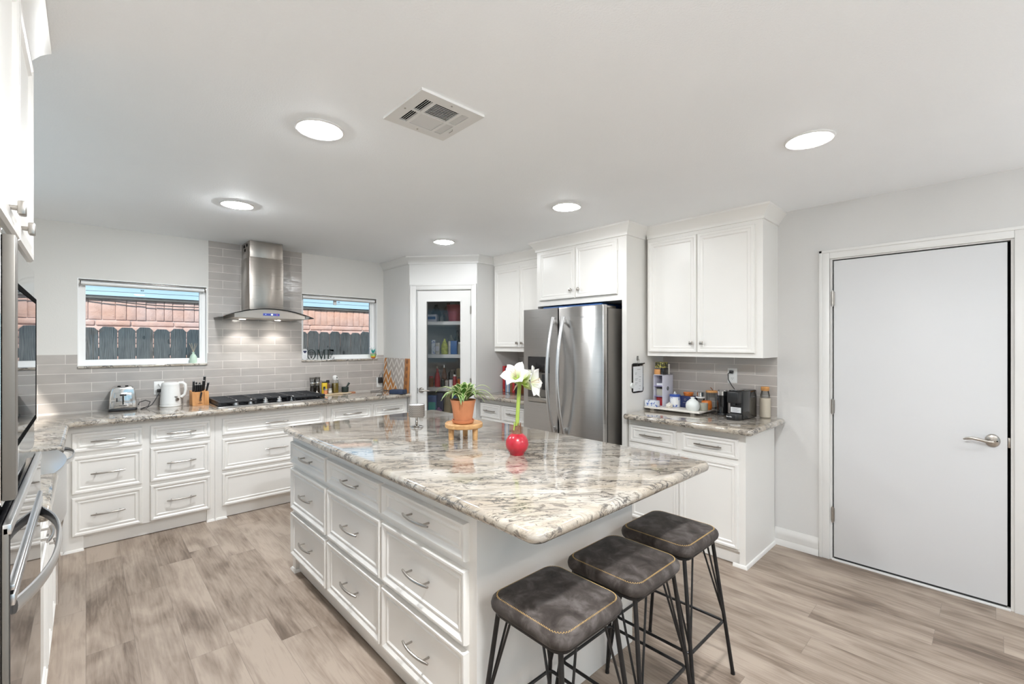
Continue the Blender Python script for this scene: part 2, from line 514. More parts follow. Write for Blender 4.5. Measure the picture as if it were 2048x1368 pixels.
def granite(name, ang, base=1.0):
    m, n, l, p = nt(name)
    tc = N(n, 'ShaderNodeTexCoord')
    mp = N(n, 'ShaderNodeMapping'); mp.inputs['Rotation'].default_value = (0, 0, radians(ang))
    l.new(tc.outputs['Object'], mp.inputs[0])
    def sc(v, s):
        q = N(n, 'ShaderNodeMapping'); q.inputs['Scale'].default_value = s
        l.new(v, q.inputs[0]); return q.outputs[0]
    st = sc(mp.outputs[0], (0.33, 1.0, 1.0))
    def noise(scale, detail=5, rough=0.6, dist=0.6, vec=st):
        q = N(n, 'ShaderNodeTexNoise', i_Scale=scale, i_Detail=detail, i_Roughness=rough, i_Distortion=dist)
        l.new(vec, q.inputs['Vector']); return q.outputs['Fac']
    def line(f, mid, w0, w1, amp=1.0):
        d = mth(n, l, 'ABSOLUTE', mth(n, l, 'SUBTRACT', f, mid))
        return ramp(n, l, d, [(0.0, (amp, amp, amp)), (w0, (amp*0.7, amp*0.7, amp*0.7)), (w1, (0, 0, 0))])
    big = noise(5.5, 4); med = noise(16.0, 5, 0.6, 0.5); fine = noise(60.0, 4, 0.6, 0.3)
    m1 = noise(13.0, 4, 0.55, 0.4, sc(st, (1.0, 1.0, 1.0)))
    cr = ramp(n, l, big, [(0.30, (0.44*base, 0.365*base, 0.275*base)), (0.45, (0.60*base, 0.525*base, 0.425*base)), (0.60, (0.68*base, 0.63*base, 0.555*base)), (0.74, (0.54*base, 0.495*base, 0.435*base))])
    cr = mixc(n, l, ramp(n, l, med, [(0.40, (0.55, 0.55, 0.55)), (0.56, (0, 0, 0))]), cr, (0.43*base, 0.375*base, 0.315*base))
    cr = mixc(n, l, ramp(n, l, fine, [(0.35, (0.35, 0.35, 0.35)), (0.55, (0, 0, 0))]), cr, (0.36*base, 0.32*base, 0.28*base))
    # short broken dark veins in two weights
    k1 = mth(n, l, 'MULTIPLY', line(noise(23.0, 6, 0.6, 0.8), 0.5, 0.018, 0.045), ramp(n, l, m1, [(0.47, (0, 0, 0)), (0.53, (1, 1, 1))]))
    k2 = mth(n, l, 'MULTIPLY', line(noise(13.0, 6, 0.65, 1.0), 0.52, 0.012, 0.032), ramp(n, l, noise(7.0, 3), [(0.46, (0, 0, 0)), (0.54, (1, 1, 1))]))
    k3 = mth(n, l, 'MULTIPLY', line(noise(48.0, 5, 0.6, 0.8), 0.48, 0.012, 0.035, 0.7), ramp(n, l, big, [(0.42, (1, 1, 1)), (0.56, (0.15, 0.15, 0.15))]))
    c1 = mixc(n, l, k3, cr, (0.22, 0.185, 0.15))
    c2 = mixc(n, l, mth(n, l, 'MULTIPLY', k2, 0.9), c1, (0.10, 0.082, 0.068))
    c3 = mixc(n, l, mth(n, l, 'MULTIPLY', k1, 0.95), c2, (0.055, 0.05, 0.046))
    # dark mineral clusters
    bl = ramp(n, l, noise(34.0, 3, 0.5, 0.6, mp.outputs[0]), [(0.655, (0, 0, 0)), (0.69, (1, 1, 1))])
    l.new(mixc(n, l, mth(n, l, 'MULTIPLY', bl, 0.8), c3, (0.075, 0.065, 0.058)), p.inputs['Base Color'])
    p.inputs['Roughness'].default_value = 0.07
    p.inputs['IOR'].default_value = 1.75
    p.inputs['Coat Weight'].default_value = 0.3
    p.inputs['Coat Roughness'].default_value = 0.03
    return m
M['granite'] = granite('cream_granite', 38, 0.74)
M['granite_c'] = granite('cream_granite_counter', 60, 0.80)

def tile_mat(name, horizontal, ox, oz):
    m, n, l, p = nt(name)
    tc = N(n, 'ShaderNodeTexCoord'); sp = N(n, 'ShaderNodeSeparateXYZ'); l.new(tc.outputs['Object'], sp.inputs[0])
    cb = N(n, 'ShaderNodeCombineXYZ')
    l.new(mth(n, l, 'ADD', sp.outputs[horizontal], -ox), cb.inputs[0])
    l.new(mth(n, l, 'ADD', sp.outputs['Z'], -oz), cb.inputs[1])
    br = N(n, 'ShaderNodeTexBrick', offset=0.5, i_Scale=1.0, i_Mortar_Size=0.0019, i_Mortar_Smooth=0.15, i_Brick_Width=0.305, i_Row_Height=0.0762, i_Bias=0.0)
    br.inputs['Color1'].default_value = (0.42, 0.385, 0.357, 1)
    br.inputs['Color2'].default_value = (0.485, 0.447, 0.415, 1)
    br.inputs['Mortar'].default_value = (0.72, 0.68, 0.63, 1)
    l.new(cb.outputs[0], br.inputs['Vector'])
    mp = N(n, 'ShaderNodeMapping'); mp.inputs['Scale'].default_value = (5, 5, 12); l.new(tc.outputs['Object'], mp.inputs[0])
    no = N(n, 'ShaderNodeTexNoise', i_Scale=1.0, i_Detail=2); l.new(mp.outputs[0], no.inputs['Vector'])
    sh = ramp(n, l, no.outputs['Fac'], [(0.3, (0.93, 0.93, 0.93)), (0.7, (1.06, 1.06, 1.06))])
    l.new(mixc(n, l, 1.0, br.outputs['Color'], sh, 'MULTIPLY'), p.inputs['Base Color'])
    l.new(mth(n, l, 'MULTIPLY_ADD', br.outputs['Fac'], 0.6, 0.13), p.inputs['Roughness'])
    hh = mth(n, l, 'SUBTRACT', mth(n, l, 'MULTIPLY', no.outputs['Fac'], 1.6), mth(n, l, 'MULTIPLY', br.outputs['Fac'], 0.35))
    b = N(n, 'ShaderNodeBump', i_Strength=0.5, i_Distance=0.004)
    l.new(hh, b.inputs['Height']); l.new(b.outputs[0], p.inputs['Normal'])
    return m
M['tile'] = tile_mat('grey_gloss_tile_back', 'X', -0.1185, 0.9365)
M['tile_r'] = tile_mat('grey_gloss_tile_right', 'Y', 1.7125, 0.9365)

def wood(name, dark, light, scale=30, stretch=(1, 1, 0.12), rough=0.5):
    m, n, l, p = nt(name)
    tc = N(n, 'ShaderNodeTexCoord'); mp = N(n, 'ShaderNodeMapping'); mp.inputs['Scale'].default_value = stretch
    l.new(tc.outputs['Object'], mp.inputs[0])
    no = N(n, 'ShaderNodeTexNoise', i_Scale=scale, i_Detail=5, i_Distortion=1.2); l.new(mp.outputs[0], no.inputs['Vector'])
    l.new(ramp(n, l, no.outputs['Fac'], [(0.3, dark), (0.7, light)]), p.inputs['Base Color'])
    p.inputs['Roughness'].default_value = rough
    b = N(n, 'ShaderNodeBump', i_Strength=0.1, i_Distance=0.001); l.new(no.outputs['Fac'], b.inputs['Height']); l.new(b.outputs[0], p.inputs['Normal'])
    return m
M['bamboo'] = wood('bamboo_block', (0.50, 0.22, 0.07), (0.66, 0.33, 0.12), 25)
M['stand'] = wood('light_oak_stand', (0.46, 0.24, 0.09), (0.66, 0.40, 0.18), 30, (0.2, 1, 1))
M['acacia'] = wood('warm_acacia', (0.30, 0.11, 0.03), (0.50, 0.22, 0.07), 30)
M['greywood'] = wood('grey_wood', (0.36, 0.31, 0.28), (0.50, 0.45, 0.41), 30)
M['whitewood'] = wood('white_wood', (0.66, 0.61, 0.55), (0.78, 0.75, 0.71), 30)
M['orangewood'] = wood('orange_wood', (0.42, 0.16, 0.035), (0.58, 0.26, 0.07), 30)
M['whitewash'] = wood('whitewashed_tray', (0.68, 0.63, 0.56), (0.80, 0.77, 0.72), 20, (0.15, 1, 1))
M['board'] = wood('pale_board', (0.55, 0.42, 0.26), (0.70, 0.57, 0.40), 20, (0.2, 1, 1))

def fence_mat():
    m, n, l, p = nt('weathered_fence_wood')
    tc = N(n, 'ShaderNodeTexCoord'); oi = N(n, 'ShaderNodeObjectInfo')
    ad = N(n, 'ShaderNodeVectorMath', operation='ADD')
    cb = N(n, 'ShaderNodeCombineXYZ')
    l.new(mth(n, l, 'MULTIPLY', oi.outputs['Random'], 37.0), cb.inputs[1])
    l.new(mth(n, l, 'MULTIPLY', oi.outputs['Random'], 11.0), cb.inputs[2])
    l.new(tc.outputs['Object'], ad.inputs[0]); l.new(cb.outputs[0], ad.inputs[1])
    mp = N(n, 'ShaderNodeMapping'); mp.inputs['Scale'].default_value = (1, 1, 0.16); l.new(ad.outputs[0], mp.inputs[0])
    wv = N(n, 'ShaderNodeTexWave', bands_direction='X', i_Scale=22.0, i_Distortion=9.0, i_Detail=2, i_Detail_Scale=1.0)
    l.new(mp.outputs[0], wv.inputs['Vector'])
    no = N(n, 'ShaderNodeTexNoise', i_Scale=40.0, i_Detail=5); l.new(mp.outputs[0], no.inputs['Vector'])
    a = mth(n, l, 'ADD', mth(n, l, 'MULTIPLY', wv.outputs['Fac'], 0.35), mth(n, l, 'MULTIPLY', no.outputs['Fac'], 0.7))
    cr = ramp(n, l, a, [(0.20, (0.17, 0.148, 0.128)), (0.5, (0.32, 0.285, 0.25)), (0.80, (0.48, 0.43, 0.375))])
    m2 = N(n, 'ShaderNodeMapping'); m2.inputs['Scale'].default_value = (6, 1, 3.5); l.new(ad.outputs[0], m2.inputs[0])
    vo = N(n, 'ShaderNodeTexVoronoi', i_Scale=1.0); l.new(m2.outputs[0], vo.inputs['Vector'])
    kn = mth(n, l, 'LESS_THAN', vo.outputs['Distance'], 0.11)
    l.new(mixc(n, l, mth(n, l, 'MULTIPLY', kn, 0.7), cr, (0.06, 0.05, 0.045)), p.inputs['Base Color'])
    p.inputs['Roughness'].default_value = 0.85
    return m
M['fence'] = fence_mat()

def stone_mat():
    m, n, l, p = nt('pink_stone')
    tc = N(n, 'ShaderNodeTexCoord')
    no = N(n, 'ShaderNodeTexNoise', i_Scale=9.0, i_Detail=6, i_Roughness=0.7); l.new(tc.outputs['Object'], no.inputs['Vector'])
    n2 = N(n, 'ShaderNodeTexNoise', i_Scale=1.6, i_Detail=2); l.new(tc.outputs['Object'], n2.inputs['Vector'])
    a = mixc(n, l, 0.5, ramp(n, l, no.outputs['Fac'], [(0.3, (0.44, 0.26, 0.21)), (0.55, (0.58, 0.40, 0.35)), (0.75, (0.66, 0.52, 0.48))]),
             ramp(n, l, n2.outputs['Fac'], [(0.35, (0.62, 0.34, 0.22)), (0.6, (0.60, 0.46, 0.43))]))
    l.new(a, p.inputs['Base Color']); p.inputs['Roughness'].default_value = 0.9
    b = N(n, 'ShaderNodeBump', i_Strength=0.8, i_Distance=0.02); l.new(no.outputs['Fac'], b.inputs['Height']); l.new(b.outputs[0], p.inputs['Normal'])
    return m
M['stone'] = stone_mat()

def suede():
    m, n, l, p = nt('charcoal_faux_suede')
    tc = N(n, 'ShaderNodeTexCoord'); oi = N(n, 'ShaderNodeObjectInfo')
    ad = N(n, 'ShaderNodeVectorMath', operation='ADD'); cb = N(n, 'ShaderNodeCombineXYZ')
    l.new(mth(n, l, 'MULTIPLY', oi.outputs['Random'], 50.0), cb.inputs[0])
    l.new(tc.outputs['Object'], ad.inputs[0]); l.new(cb.outputs[0], ad.inputs[1])
    no = N(n, 'ShaderNodeTexNoise', i_Scale=14.0, i_Detail=6, i_Roughness=0.62, i_Distortion=0.5); l.new(ad.outputs[0], no.inputs['Vector'])
    l.new(ramp(n, l, no.outputs['Fac'], [(0.32, (0.021, 0.0155, 0.0125)), (0.5, (0.050, 0.040, 0.035)), (0.68, (0.112, 0.097, 0.090))]), p.inputs['Base Color'])
    p.inputs['Roughness'].default_value = 0.7
    p.inputs['Specular IOR Level'].default_value = 0.25
    p.inputs['Sheen Weight'].default_value = 0.06
    b = N(n, 'ShaderNodeBump', i_Strength=0.12, i_Distance=0.003); l.new(no.outputs['Fac'], b.inputs['Height']); l.new(b.outputs[0], p.inputs['Normal'])
    return m
M['suede'] = suede()

def leaf_mat():
    """a dark green blade with cream margins (the margin is on the leaf itself: x runs across the blade in its colour attribute)"""
    m, n, l, p = nt('variegated_leaf')
    at = N(n, 'ShaderNodeAttribute', attribute_name='across')
    no = N(n, 'ShaderNodeTexNoise', i_Scale=40.0)
    ab = mth(n, l, 'ABSOLUTE', at.outputs['Fac'])
    g = ramp(n, l, no.outputs['Fac'], [(0.3, (0.045, 0.13, 0.02)), (0.7, (0.11, 0.22, 0.04))])
    edge = ramp(n, l, ab, [(0.62, (0, 0, 0)), (0.72, (1, 1, 1))])
    l.new(mixc(n, l, edge, g, (0.50, 0.56, 0.26)), p.inputs['Base Color'])
    p.inputs['Roughness'].default_value = 0.4
    return m
M['leaf'] = leaf_mat()

def petal_mat():
    m, n, l, p = nt('white_petal')
    at = N(n, 'ShaderNodeAttribute', attribute_name='along')
    no = N(n, 'ShaderNodeTexNoise', i_Scale=60.0)
    c = ramp(n, l, at.outputs['Fac'], [(0.05, (0.42, 0.55, 0.10)), (0.40, (0.66, 0.69, 0.48)), (0.62, (0.70, 0.69, 0.65))])
    sh = ramp(n, l, no.outputs['Fac'], [(0.3, (0.95, 0.95, 0.94)), (0.7, (1, 1, 1))])
    l.new(mixc(n, l, 1.0, c, sh, 'MULTIPLY'), p.inputs['Base Color'])
    p.inputs['Roughness'].default_value = 0.5
    p.inputs['Subsurface Weight'].default_value = 0.1
    p.inputs['Subsurface Radius'].default_value = (0.01, 0.01, 0.01)
    return m
M['petal'] = petal_mat()

def candle_mat():
    m, n, l, p = nt('silver_chevron_relief')
    tc = N(n, 'ShaderNodeTexCoord'); sp = N(n, 'ShaderNodeSeparateXYZ'); l.new(tc.outputs['Object'], sp.inputs[0])
    at = mth(n, l, 'ARCTAN2', sp.outputs['Y'], sp.outputs['X'])
    tri = mth(n, l, 'PINGPONG', mth(n, l, 'MULTIPLY', at, 3.2), 0.5)
    z = mth(n, l, 'ADD', mth(n, l, 'MULTIPLY', sp.outputs['Z'], 75.0), mth(n, l, 'MULTIPLY', tri, 3.4))
    f = mth(n, l, 'PINGPONG', z, 0.5)
    no = N(n, 'ShaderNodeTexNoise', i_Scale=200.0, i_Detail=3)
    a = mth(n, l, 'MULTIPLY_ADD', no.outputs['Fac'], 0.35, f)
    l.new(ramp(n, l, a, [(0.30, (0.12, 0.10, 0.085)), (0.58, (0.50, 0.46, 0.42))]), p.inputs['Base Color'])
    p.inputs['Metallic'].default_value = 0.45; p.inputs['Roughness'].default_value = 0.42
    b = N(n, 'ShaderNodeBump', i_Strength=0.6, i_Distance=0.002); l.new(f, b.inputs['Height']); l.new(b.outputs[0], p.inputs['Normal'])
    return m
M['candle'] = candle_mat()

def floral(name, base, ink, scale=60, lo=0.55, hi=0.6):
    m, n, l, p = nt(name)
    tc = N(n, 'ShaderNodeTexCoord')
    no = N(n, 'ShaderNodeTexNoise', i_Scale=scale, i_Detail=4, i_Distortion=1.0); l.new(tc.outputs['Object'], no.inputs['Vector'])
    l.new(ramp(n, l, no.outputs['Fac'], [(lo, base), (hi, ink)]), p.inputs['Base Color'])
    p.inputs['Roughness'].default_value = 0.3
    return m
M['delft'] = floral('blue_on_white_print', (0.70, 0.73, 0.78), (0.05, 0.12, 0.45), 55)
M['teapack'] = floral('dark_floral_tea_box', (0.03, 0.03, 0.02), (0.55, 0.50, 0.12), 70, 0.5, 0.56)
M['spotty'] = floral('cream_spotted_ceramic', (0.78, 0.74, 0.66), (0.03, 0.03, 0.03), 75, 0.6, 0.64)
M['lilac'] = mat('lilac_card', (0.66, 0.65, 0.73), 0.45, var=0.02)
M['violet'] = mat('violet_card', (0.33, 0.30, 0.50), 0.45, var=0.08)
M['screen'] = mat('blue_display', (0.01, 0.015, 0.06), 0.2, emit=((0.10, 0.15, 0.9), 0.25))
M['led'] = mat('white_led_digits', (0.5, 0.6, 1), 0.3, emit=((0.55, 0.68, 1.0), 3.0))
M['redled'] = mat('red_led', (0.6, 0.05, 0.02), 0.3, emit=((1.0, 0.12, 0.05), 1.5))
M['lamp'] = mat('downlight_lens', (0.9, 0.9, 0.88), 0.4, emit=(LAMP_COL, LAMP_STRENGTH))
M['lamp_far'] = mat('downlight_lens_far', (0.9, 0.9, 0.88), 0.4, emit=(LAMP_COL, LAMP_STRENGTH*3.3))
M['lamp_dim'] = mat('downlight_lens_dim', (0.9, 0.9, 0.88), 0.4, emit=(LAMP_COL, LAMP_STRENGTH*0.3))
M['lamp_near'] = mat('downlight_lens_near', (0.9, 0.9, 0.88), 0.4, emit=(LAMP_COL, LAMP_STRENGTH*6.0))
M['hoodlamp'] = mat('hood_lamp_lens', (0.9, 0.9, 0.88), 0.4, emit=((1.0, 0.95, 0.88), 40.0))
# ------------------------------------------------------------------ the setting
struct('floor', MB().box(XL-0.15, YN-0.15, -0.08, XR+0.2, YB+0.15, 0.0), M['floor'])
struct('ceiling', MB().box(XL-0.15, YN-0.15, CEIL, XR+0.2, YB+0.15, CEIL+0.1), M['ceil'])

WIN = [(-0.05, 0.826, 1.297, 2.010), (1.666, 2.527, 1.304, 2.016)]
wb = struct('wall_back', MB().plate(XL-0.15, XR+0.2, 0, CEIL, YB, YB+0.15, WIN), M['wall'])
# tiled splashback and the tiled column behind the hood (8 mm proud of the paint)
t = MB()
t.plate(XL, 0.8357, 0.90, 1.3937, YB-0.008, YB, [(-0.05, 0.826, 1.280, 1.5)])
t.plate(0.8357, 1.668, 0.90, CEIL, YB-0.008, YB, [(1.666, 1.8, 1.287, 2.016)])
t.plate(1.668, 2.61, 0.90, 1.345, YB-0.008, YB, [(1.6, 2.527, 1.287, 1.5)])
obj('tile_splashback', t, M['tile'], wb)

TR = Matrix.Translation((XR, 0, 0)) @ Matrix.Rotation(radians(-90), 4, 'Z')      # local x = -y, local y = into the wall
mb = MB(TR)
mb.plate(-YB-0.15, -YN+0.15, 0, CEIL, 0, 0.10, [(-0.795, 0.090, -1, 2.068)])
mb.box(-YB-0.15, 0.10, 0, -YN+0.15, 0.16, CEIL)
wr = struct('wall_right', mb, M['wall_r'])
mb = MB(TR)
mb.plate(-2.02, -1.105, 0.90, 1.405, -0.008, 0)
mb.plate(-3.85, -2.97, 0.90, 1.43, -0.008, 0)
obj('tile_splashback', mb, M['tile_r'], wr)

struct('wall_left', MB(Matrix.Translation((XL, 0, 0)) @ Matrix.Rotation(radians(90), 4, 'Z')).plate(YN-0.15, YB+0.15, 0, CEIL, 0, 0.15, [(2.15, 4.30, 1.06, 2.20)]), M['wall'])
struct('wall_near', MB().plate(XL-0.15, XR+0.2, 0, CEIL, YN-0.15, YN, [(0.0, 3.3, 0.0, 2.15)]), M['wall'])

struct('added_overhang', MB().box(XL-0.6, YB+0.15, CEIL+0.02, XR+0.6, YB+0.58, CEIL+0.10), M['trim'])  # unseen eave added to keep the sun off the fence
# pantry in the far right corner
PA = Vector((2.61, 4.448)); PB = Vector((3.108, 3.85)); PL = (PB-PA).length
pang = math.atan2(PB.y-PA.y, PB.x-PA.x)
TP = Matrix.Translation((PA.x, PA.y, 0)) @ Matrix.Rotation(pang, 4, 'Z')          # local x along the face, local y into the pantry
struct('wall_pantry_left', MB().box(2.61, 4.44, 0, 2.69, YB, CEIL), M['trim'])
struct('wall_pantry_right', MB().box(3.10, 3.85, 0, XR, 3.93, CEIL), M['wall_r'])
struct('wall_pantry', MB(TP).plate(0, PL, 0, CEIL, 0, 0.09, [(0.085, 0.708, -1, 2.078)]), M['trim'])

CROWN = lambda w, h, z: [(0, z), (w, z), (w, z-0.014), (w*0.86, z-0.022), (w*0.55, z-h*0.45), (w*0.28, z-h*0.72), (w*0.2, z-h*0.82), (0.012, z-h*0.9), (0.012, z-h), (0, z-h)]
mb = MB().mould([(2.61, YB), (PA.x, PA.y), (PB.x, PB.y), (3.33, 3.85)], CROWN(0.05, 0.085, CEIL), side=1)
struct('trim_1', mb, M['trim'])

# window frames, glass and granite sills
def window(n, x0, x1, z0, z1):
    mb = MB()
    mb.plate(x0, x1, z0, z1, YB+0.075, YB+0.135, [(x0+0.036, x1-0.036, z0+0.036, z1-0.030)])
    w = struct('window_%d' % n, mb, M['vinyl'])
    s = MB().plate(x0+0.02, x1-0.02, z0+0.02, z1-0.02, YB+0.085, YB+0.115, [(x0+0.048, x1-0.048, z0+0.050, z1-0.042)])
    obj('sash_frame', s, M['vinyl'], w)
    obj('pane', MB().box(x0+0.045, YB+0.098, z0+0.045, x1-0.045, YB+0.102, z1-0.038), M['glass'], w)
    # bright painted return around the opening
    r = MB().plate(x0, x1, z0, z1, YB-0.002, YB+0.076, [(x0+0.006, x1-0.006, z0+0.006, z1-0.006)])
    obj('reveal_lining', r, M['vinyl'], w)
    obj('window_sill', MB().box(x0, YB-0.022, z0-0.017, x1, YB+0.075, z0+0.003, 0.006), M['granite_c'], w)
    return w
window(1, *WIN[0])
window(2, *WIN[1])
mb = MB(Matrix.Translation((XL, 0, 0)) @ Matrix.Rotation(radians(90), 4, 'Z'))
mb.plate(2.15, 4.30, 1.06, 2.20, 0.04, 0.10, [(2.20, 2.86, 1.11, 2.15), (2.90, 3.55, 1.11, 2.15), (3.59, 4.25, 1.11, 2.15)])
struct('window_3', mb, M['vinyl'])  # unseen sink window, enlarged to bring in more daylight
mb = MB()
mb.plate(0.0, 3.3, 0.0, 2.15, YN-0.10, YN-0.04, [(0.06, 1.08, 0.08, 2.09), (1.14, 2.16, 0.08, 2.09), (2.22, 3.24, 0.08, 2.09)])
struct('window_4', mb, M['vinyl'])  # unseen opening behind the camera, added to let in fill daylight

# white slab door in the right wall
dm = MB(TR)
dm.box(-0.757, 0.004, 0.022, 0.047, 0.044, 2.047, 0.002)
d1 = struct('door_1', dm, M['door'])
mb = MB(TR)
for x0, x1, z0, z1 in ((-0.785, -0.765, 0, 2.068), (0.060, 0.080, 0, 2.068), (-0.765, 0.060, 2.055, 2.075)):
    mb.box(x0, 0.001, z0, x1, 0.10, z1)
obj('jamb', mb, M['trim'], d1)
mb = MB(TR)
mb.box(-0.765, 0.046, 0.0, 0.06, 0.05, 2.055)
obj('gap_shade', mb, M['dark'], d1)  # black sheet stands in for shade in the gaps around the door
mb = MB(TR)
mb.box(-0.765, -0.012, 0.0, 0.06, 0.03, 0.010, 0.002)
obj('threshold', mb, M['trim'], d1)
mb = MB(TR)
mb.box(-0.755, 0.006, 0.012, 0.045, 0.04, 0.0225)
obj('bottom_strip', mb, M['blackplastic'], d1)  # black strip filling the gap under the door
for z in (0.31, 1.05, 1.789):
    h = MB(TR)
    h.cone((-0.7625, -0.004, z-0.05), (-0.7625, -0.004, z+0.05), 0.0065, n=12)
    h.cone((-0.7625, -0.004, z-0.055), (-0.7625, -0.004, z-0.05), 0.004, n=10)
    h.cone((-0.7625, -0.004, z+0.05), (-0.7625, -0.004, z+0.056), 0.004, n=10)
    h.box(-0.772, -0.001, z-0.045, -0.752, 0.003, z+0.045)
    obj('hinge', h, M['nickel'], d1)
h = MB(TR)
E90 = Matrix.Translation((-0.010, 0.004, 0.932)) @ Matrix.Rotation(radians(90), 4, 'X')
h.lathe([(0.001, 0.012), (0.022, 0.012), (0.031, 0.008), (0.036, 0)], n=28, T=E90 @ Matrix.Diagonal((0.86, 1.05, 1, 1)))
h.cone((-0.012, 0.0, 0.930), (-0.012, -0.05, 0.930), 0.012, 0.010, n=16)
h.tube([(-0.006, -0.05, 0.929), (-0.03, -0.054, 0.931), (-0.06, -0.055, 0.938), (-0.09, -0.054, 0.942), (-0.112, -0.052, 0.938), (-0.126, -0.05, 0.933)], [0.009, 0.0085, 0.008, 0.008, 0.008, 0.004], n=12, sx=0.6, up=(0, 1, 0))
lv = obj('door_lever', h, M['nickel'], d1)
h = MB(TR)
h.cone((0.008, -0.0075, 0.932), (0.008, -0.010, 0.932), 0.0035, n=10)
obj('lock_hole', h, M['dark'], lv)
h = MB(TR)
h.box(0.0485, 0.012, 0.90, 0.0595, 0.03, 0.955, 0.001)
obj('strike_plate', h, M['nickel'], d1)

CAS = [(0, 0), (0.0, 0.011), (0.012, 0.017), (0.03, 0.013), (0.055, 0.016), (0.062, 0.010), (0.062, 0)]
def casing(mb, x0, x1, ztop, w=0.062):
    """flat-stepped casing on the face y=0 of an opening, outside (x0, x1, ztop)"""
    for sgn, xe in ((-1, x0), (1, x1)):
        a, b = (xe-w, xe) if sgn < 0 else (xe, xe+w)
        mb.box(a, -0.013, 0, b, 0, ztop+w, 0.003)
        mb.box(a+(0 if sgn < 0 else w-0.02), -0.018, 0, b-(w-0.02 if sgn < 0 else 0), -0.012, ztop+w, 0.003)
    mb.box(x0, -0.013, ztop, x1, 0, ztop+w, 0.003)
    mb.box(x0-w, -0.018, ztop+w-0.02, x1+w, -0.012, ztop+w, 0.003)
mb = MB(TR); casing(mb, -0.778, 0.073, 2.062)
struct('trim_2', mb, M['trim'])
BASE = [(0, 0), (0.018, 0), (0.018, 0.02), (0.013, 0.045), (0.015, 0.05), (0.012, 0.075), (0.014, 0.08), (0.010, 0.105), (0.004, 0.125), (0, 0.125)]
mb = MB(); mb.mould([(XR, 1.12), (XR, 0.842)], BASE, side=1); mb.mould([(XR, -0.138), (XR, YN)], BASE, side=1)
struct('baseboard_right', mb, M['trim'])

# pantry door with one tall pane
mb = MB(TP)
mb.plate(0.098, 0.695, 0.012, 2.065, 0.008, 0.045, [(0.200, 0.581, 0.25, 1.945)])
mb.plate(0.186, 0.595, 0.236, 1.959, 0.003, 0.012, [(0.200, 0.581, 0.25, 1.945)])
d2 = struct('door_2', mb, M['trim'])
obj('pane', MB(TP).box(0.198, 0.024, 0.248, 0.583, 0.029, 1.947), M['pglass'], d2)
mb = MB(TP)
for x0, x1, z0, z1 in ((0.072, 0.094, 0, 2.078), (0.699, 0.721, 0, 2.078), (0.094, 0.699, 2.069, 2.08)):
    mb.box(x0, 0.0, z0, x1, 0.09, z1)
obj('jamb', mb, M['trim'], d2)
for z in (1.848, 1.06, 0.28):
    h = MB(TP); h.cone((0.697, -0.004, z-0.045), (0.697, -0.004, z+0.045), 0.006, n=12); h.box(0.688, 0.0, z-0.04, 0.706, 0.008, z+0.04)
    obj('hinge', h, M['nickel'], d2)
h = MB(TP)
h.lathe([(0.001, 0.012), (0.020, 0.012), (0.027, 0.006), (0.031, 0)], n=28, T=Matrix.Translation((0.138, 0.008, 0.965)) @ Matrix.Rotation(radians(90), 4, 'X'))
h.cone((0.138, 0.0, 0.965), (0.138, -0.05, 0.965), 0.011, 0.009, n=16)
h.tube([(0.132, -0.05, 0.965), (0.16, -0.055, 0.966), (0.195, -0.056, 0.969), (0.235, -0.052, 0.966), (0.255, -0.048, 0.963)], [0.008, 0.008, 0.007, 0.007, 0.004], n=12, sx=0.6, up=(0, 1, 0))
obj('door_lever', h, M['nickel'], d2)
h = MB(TP); h.box(0.095, 0.004, 0.93, 0.099, 0.03, 0.99)
obj('latch_plate', h, M['dark'], d2)
mb = MB(TP)
for xe, a, b in ((0, 0.018, 0.085), (1, 0.708, 0.762)):
    mb.box(a, -0.013, 0, b, 0, 2.135, 0.003)
mb.box(0.018, -0.018, 0, 0.036, -0.011, 2.135, 0.003); mb.box(0.744, -0.018, 0, 0.762, -0.011, 2.135, 0.003)
mb.box(0.085, -0.013, 2.073, 0.708, 0, 2.135, 0.003); mb.box(0.018, -0.018, 2.117, 0.762, -0.011, 2.135, 0.003)
struct('trim_3', mb, M['trim'])

# ------------------------------------------------------------------ downlights and vent
def downlight(x, y, label, mm=M['lamp']):
    o = thing('downlight', label, 'ceiling light', (x, y, CEIL), group='recessed downlights in the kitchen ceiling')
    obj('trim_ring', MB().lathe([(0.103, 0), (0.103, -0.004), (0.097, -0.008), (0.086, -0.006), (0.083, 0)], n=40), M['trim'], o)
    obj('lens', MB().lathe([(0.0001, -0.020), (0.03, -0.019), (0.055, -0.0155), (0.074, -0.0105), (0.0845, -0.005), (0.0845, -0.001)], n=40), mm, o)
    return o
downlight(0.766, 2.075, 'large round ceiling light left of the air vent, nearest of those shown')
downlight(0.763, 3.590, 'round ceiling light before the left window and the range hood', M['lamp_far'])
downlight(2.460, 2.060, 'round ceiling light in front of the cabinet above the refrigerator')
downlight(2.462, 3.560, 'small round ceiling light in front of the pantry door')
downlight(2.486, 0.600, 'round ceiling light toward the right, in front of the white door', M['lamp_dim'])
downlight(0.680, 0.420, 'round ceiling light above the seating end of the island', M['lamp_near'])
downlight(0.765, -1.20, 'added round ceiling light behind the viewer on the left')  # this one and the next are unseen, added for brightness
downlight(2.470, -1.20, 'added round ceiling light behind the viewer on the right')

v = thing('air_vent', 'square white ceiling air vent with angled louvres', 'vent', (1.071, 1.624, CEIL))
s = 0.152
f = MB()
def bar(x0, y0, x1, y1, z0=-0.010, z1=0.0): f.box(x0, y0, z0, x1, y1, z1, 0.001)
HOLES = [(-0.105, -0.012, -0.070, -0.006), (-0.105, 0.006, -0.070, 0.105),  (-0.056, -0.105, 0.056, -0.006), (-0.056, 0.006, 0.056, 0.105), (0.070, -0.105, 0.105, -0.006), (0.070, 0.006, 0.105, 0.105)]
HOLES[0] = (-0.105, -0.105, -0.070, -0.006)
T2 = Matrix.Rotation(radians(-90), 4, 'X')
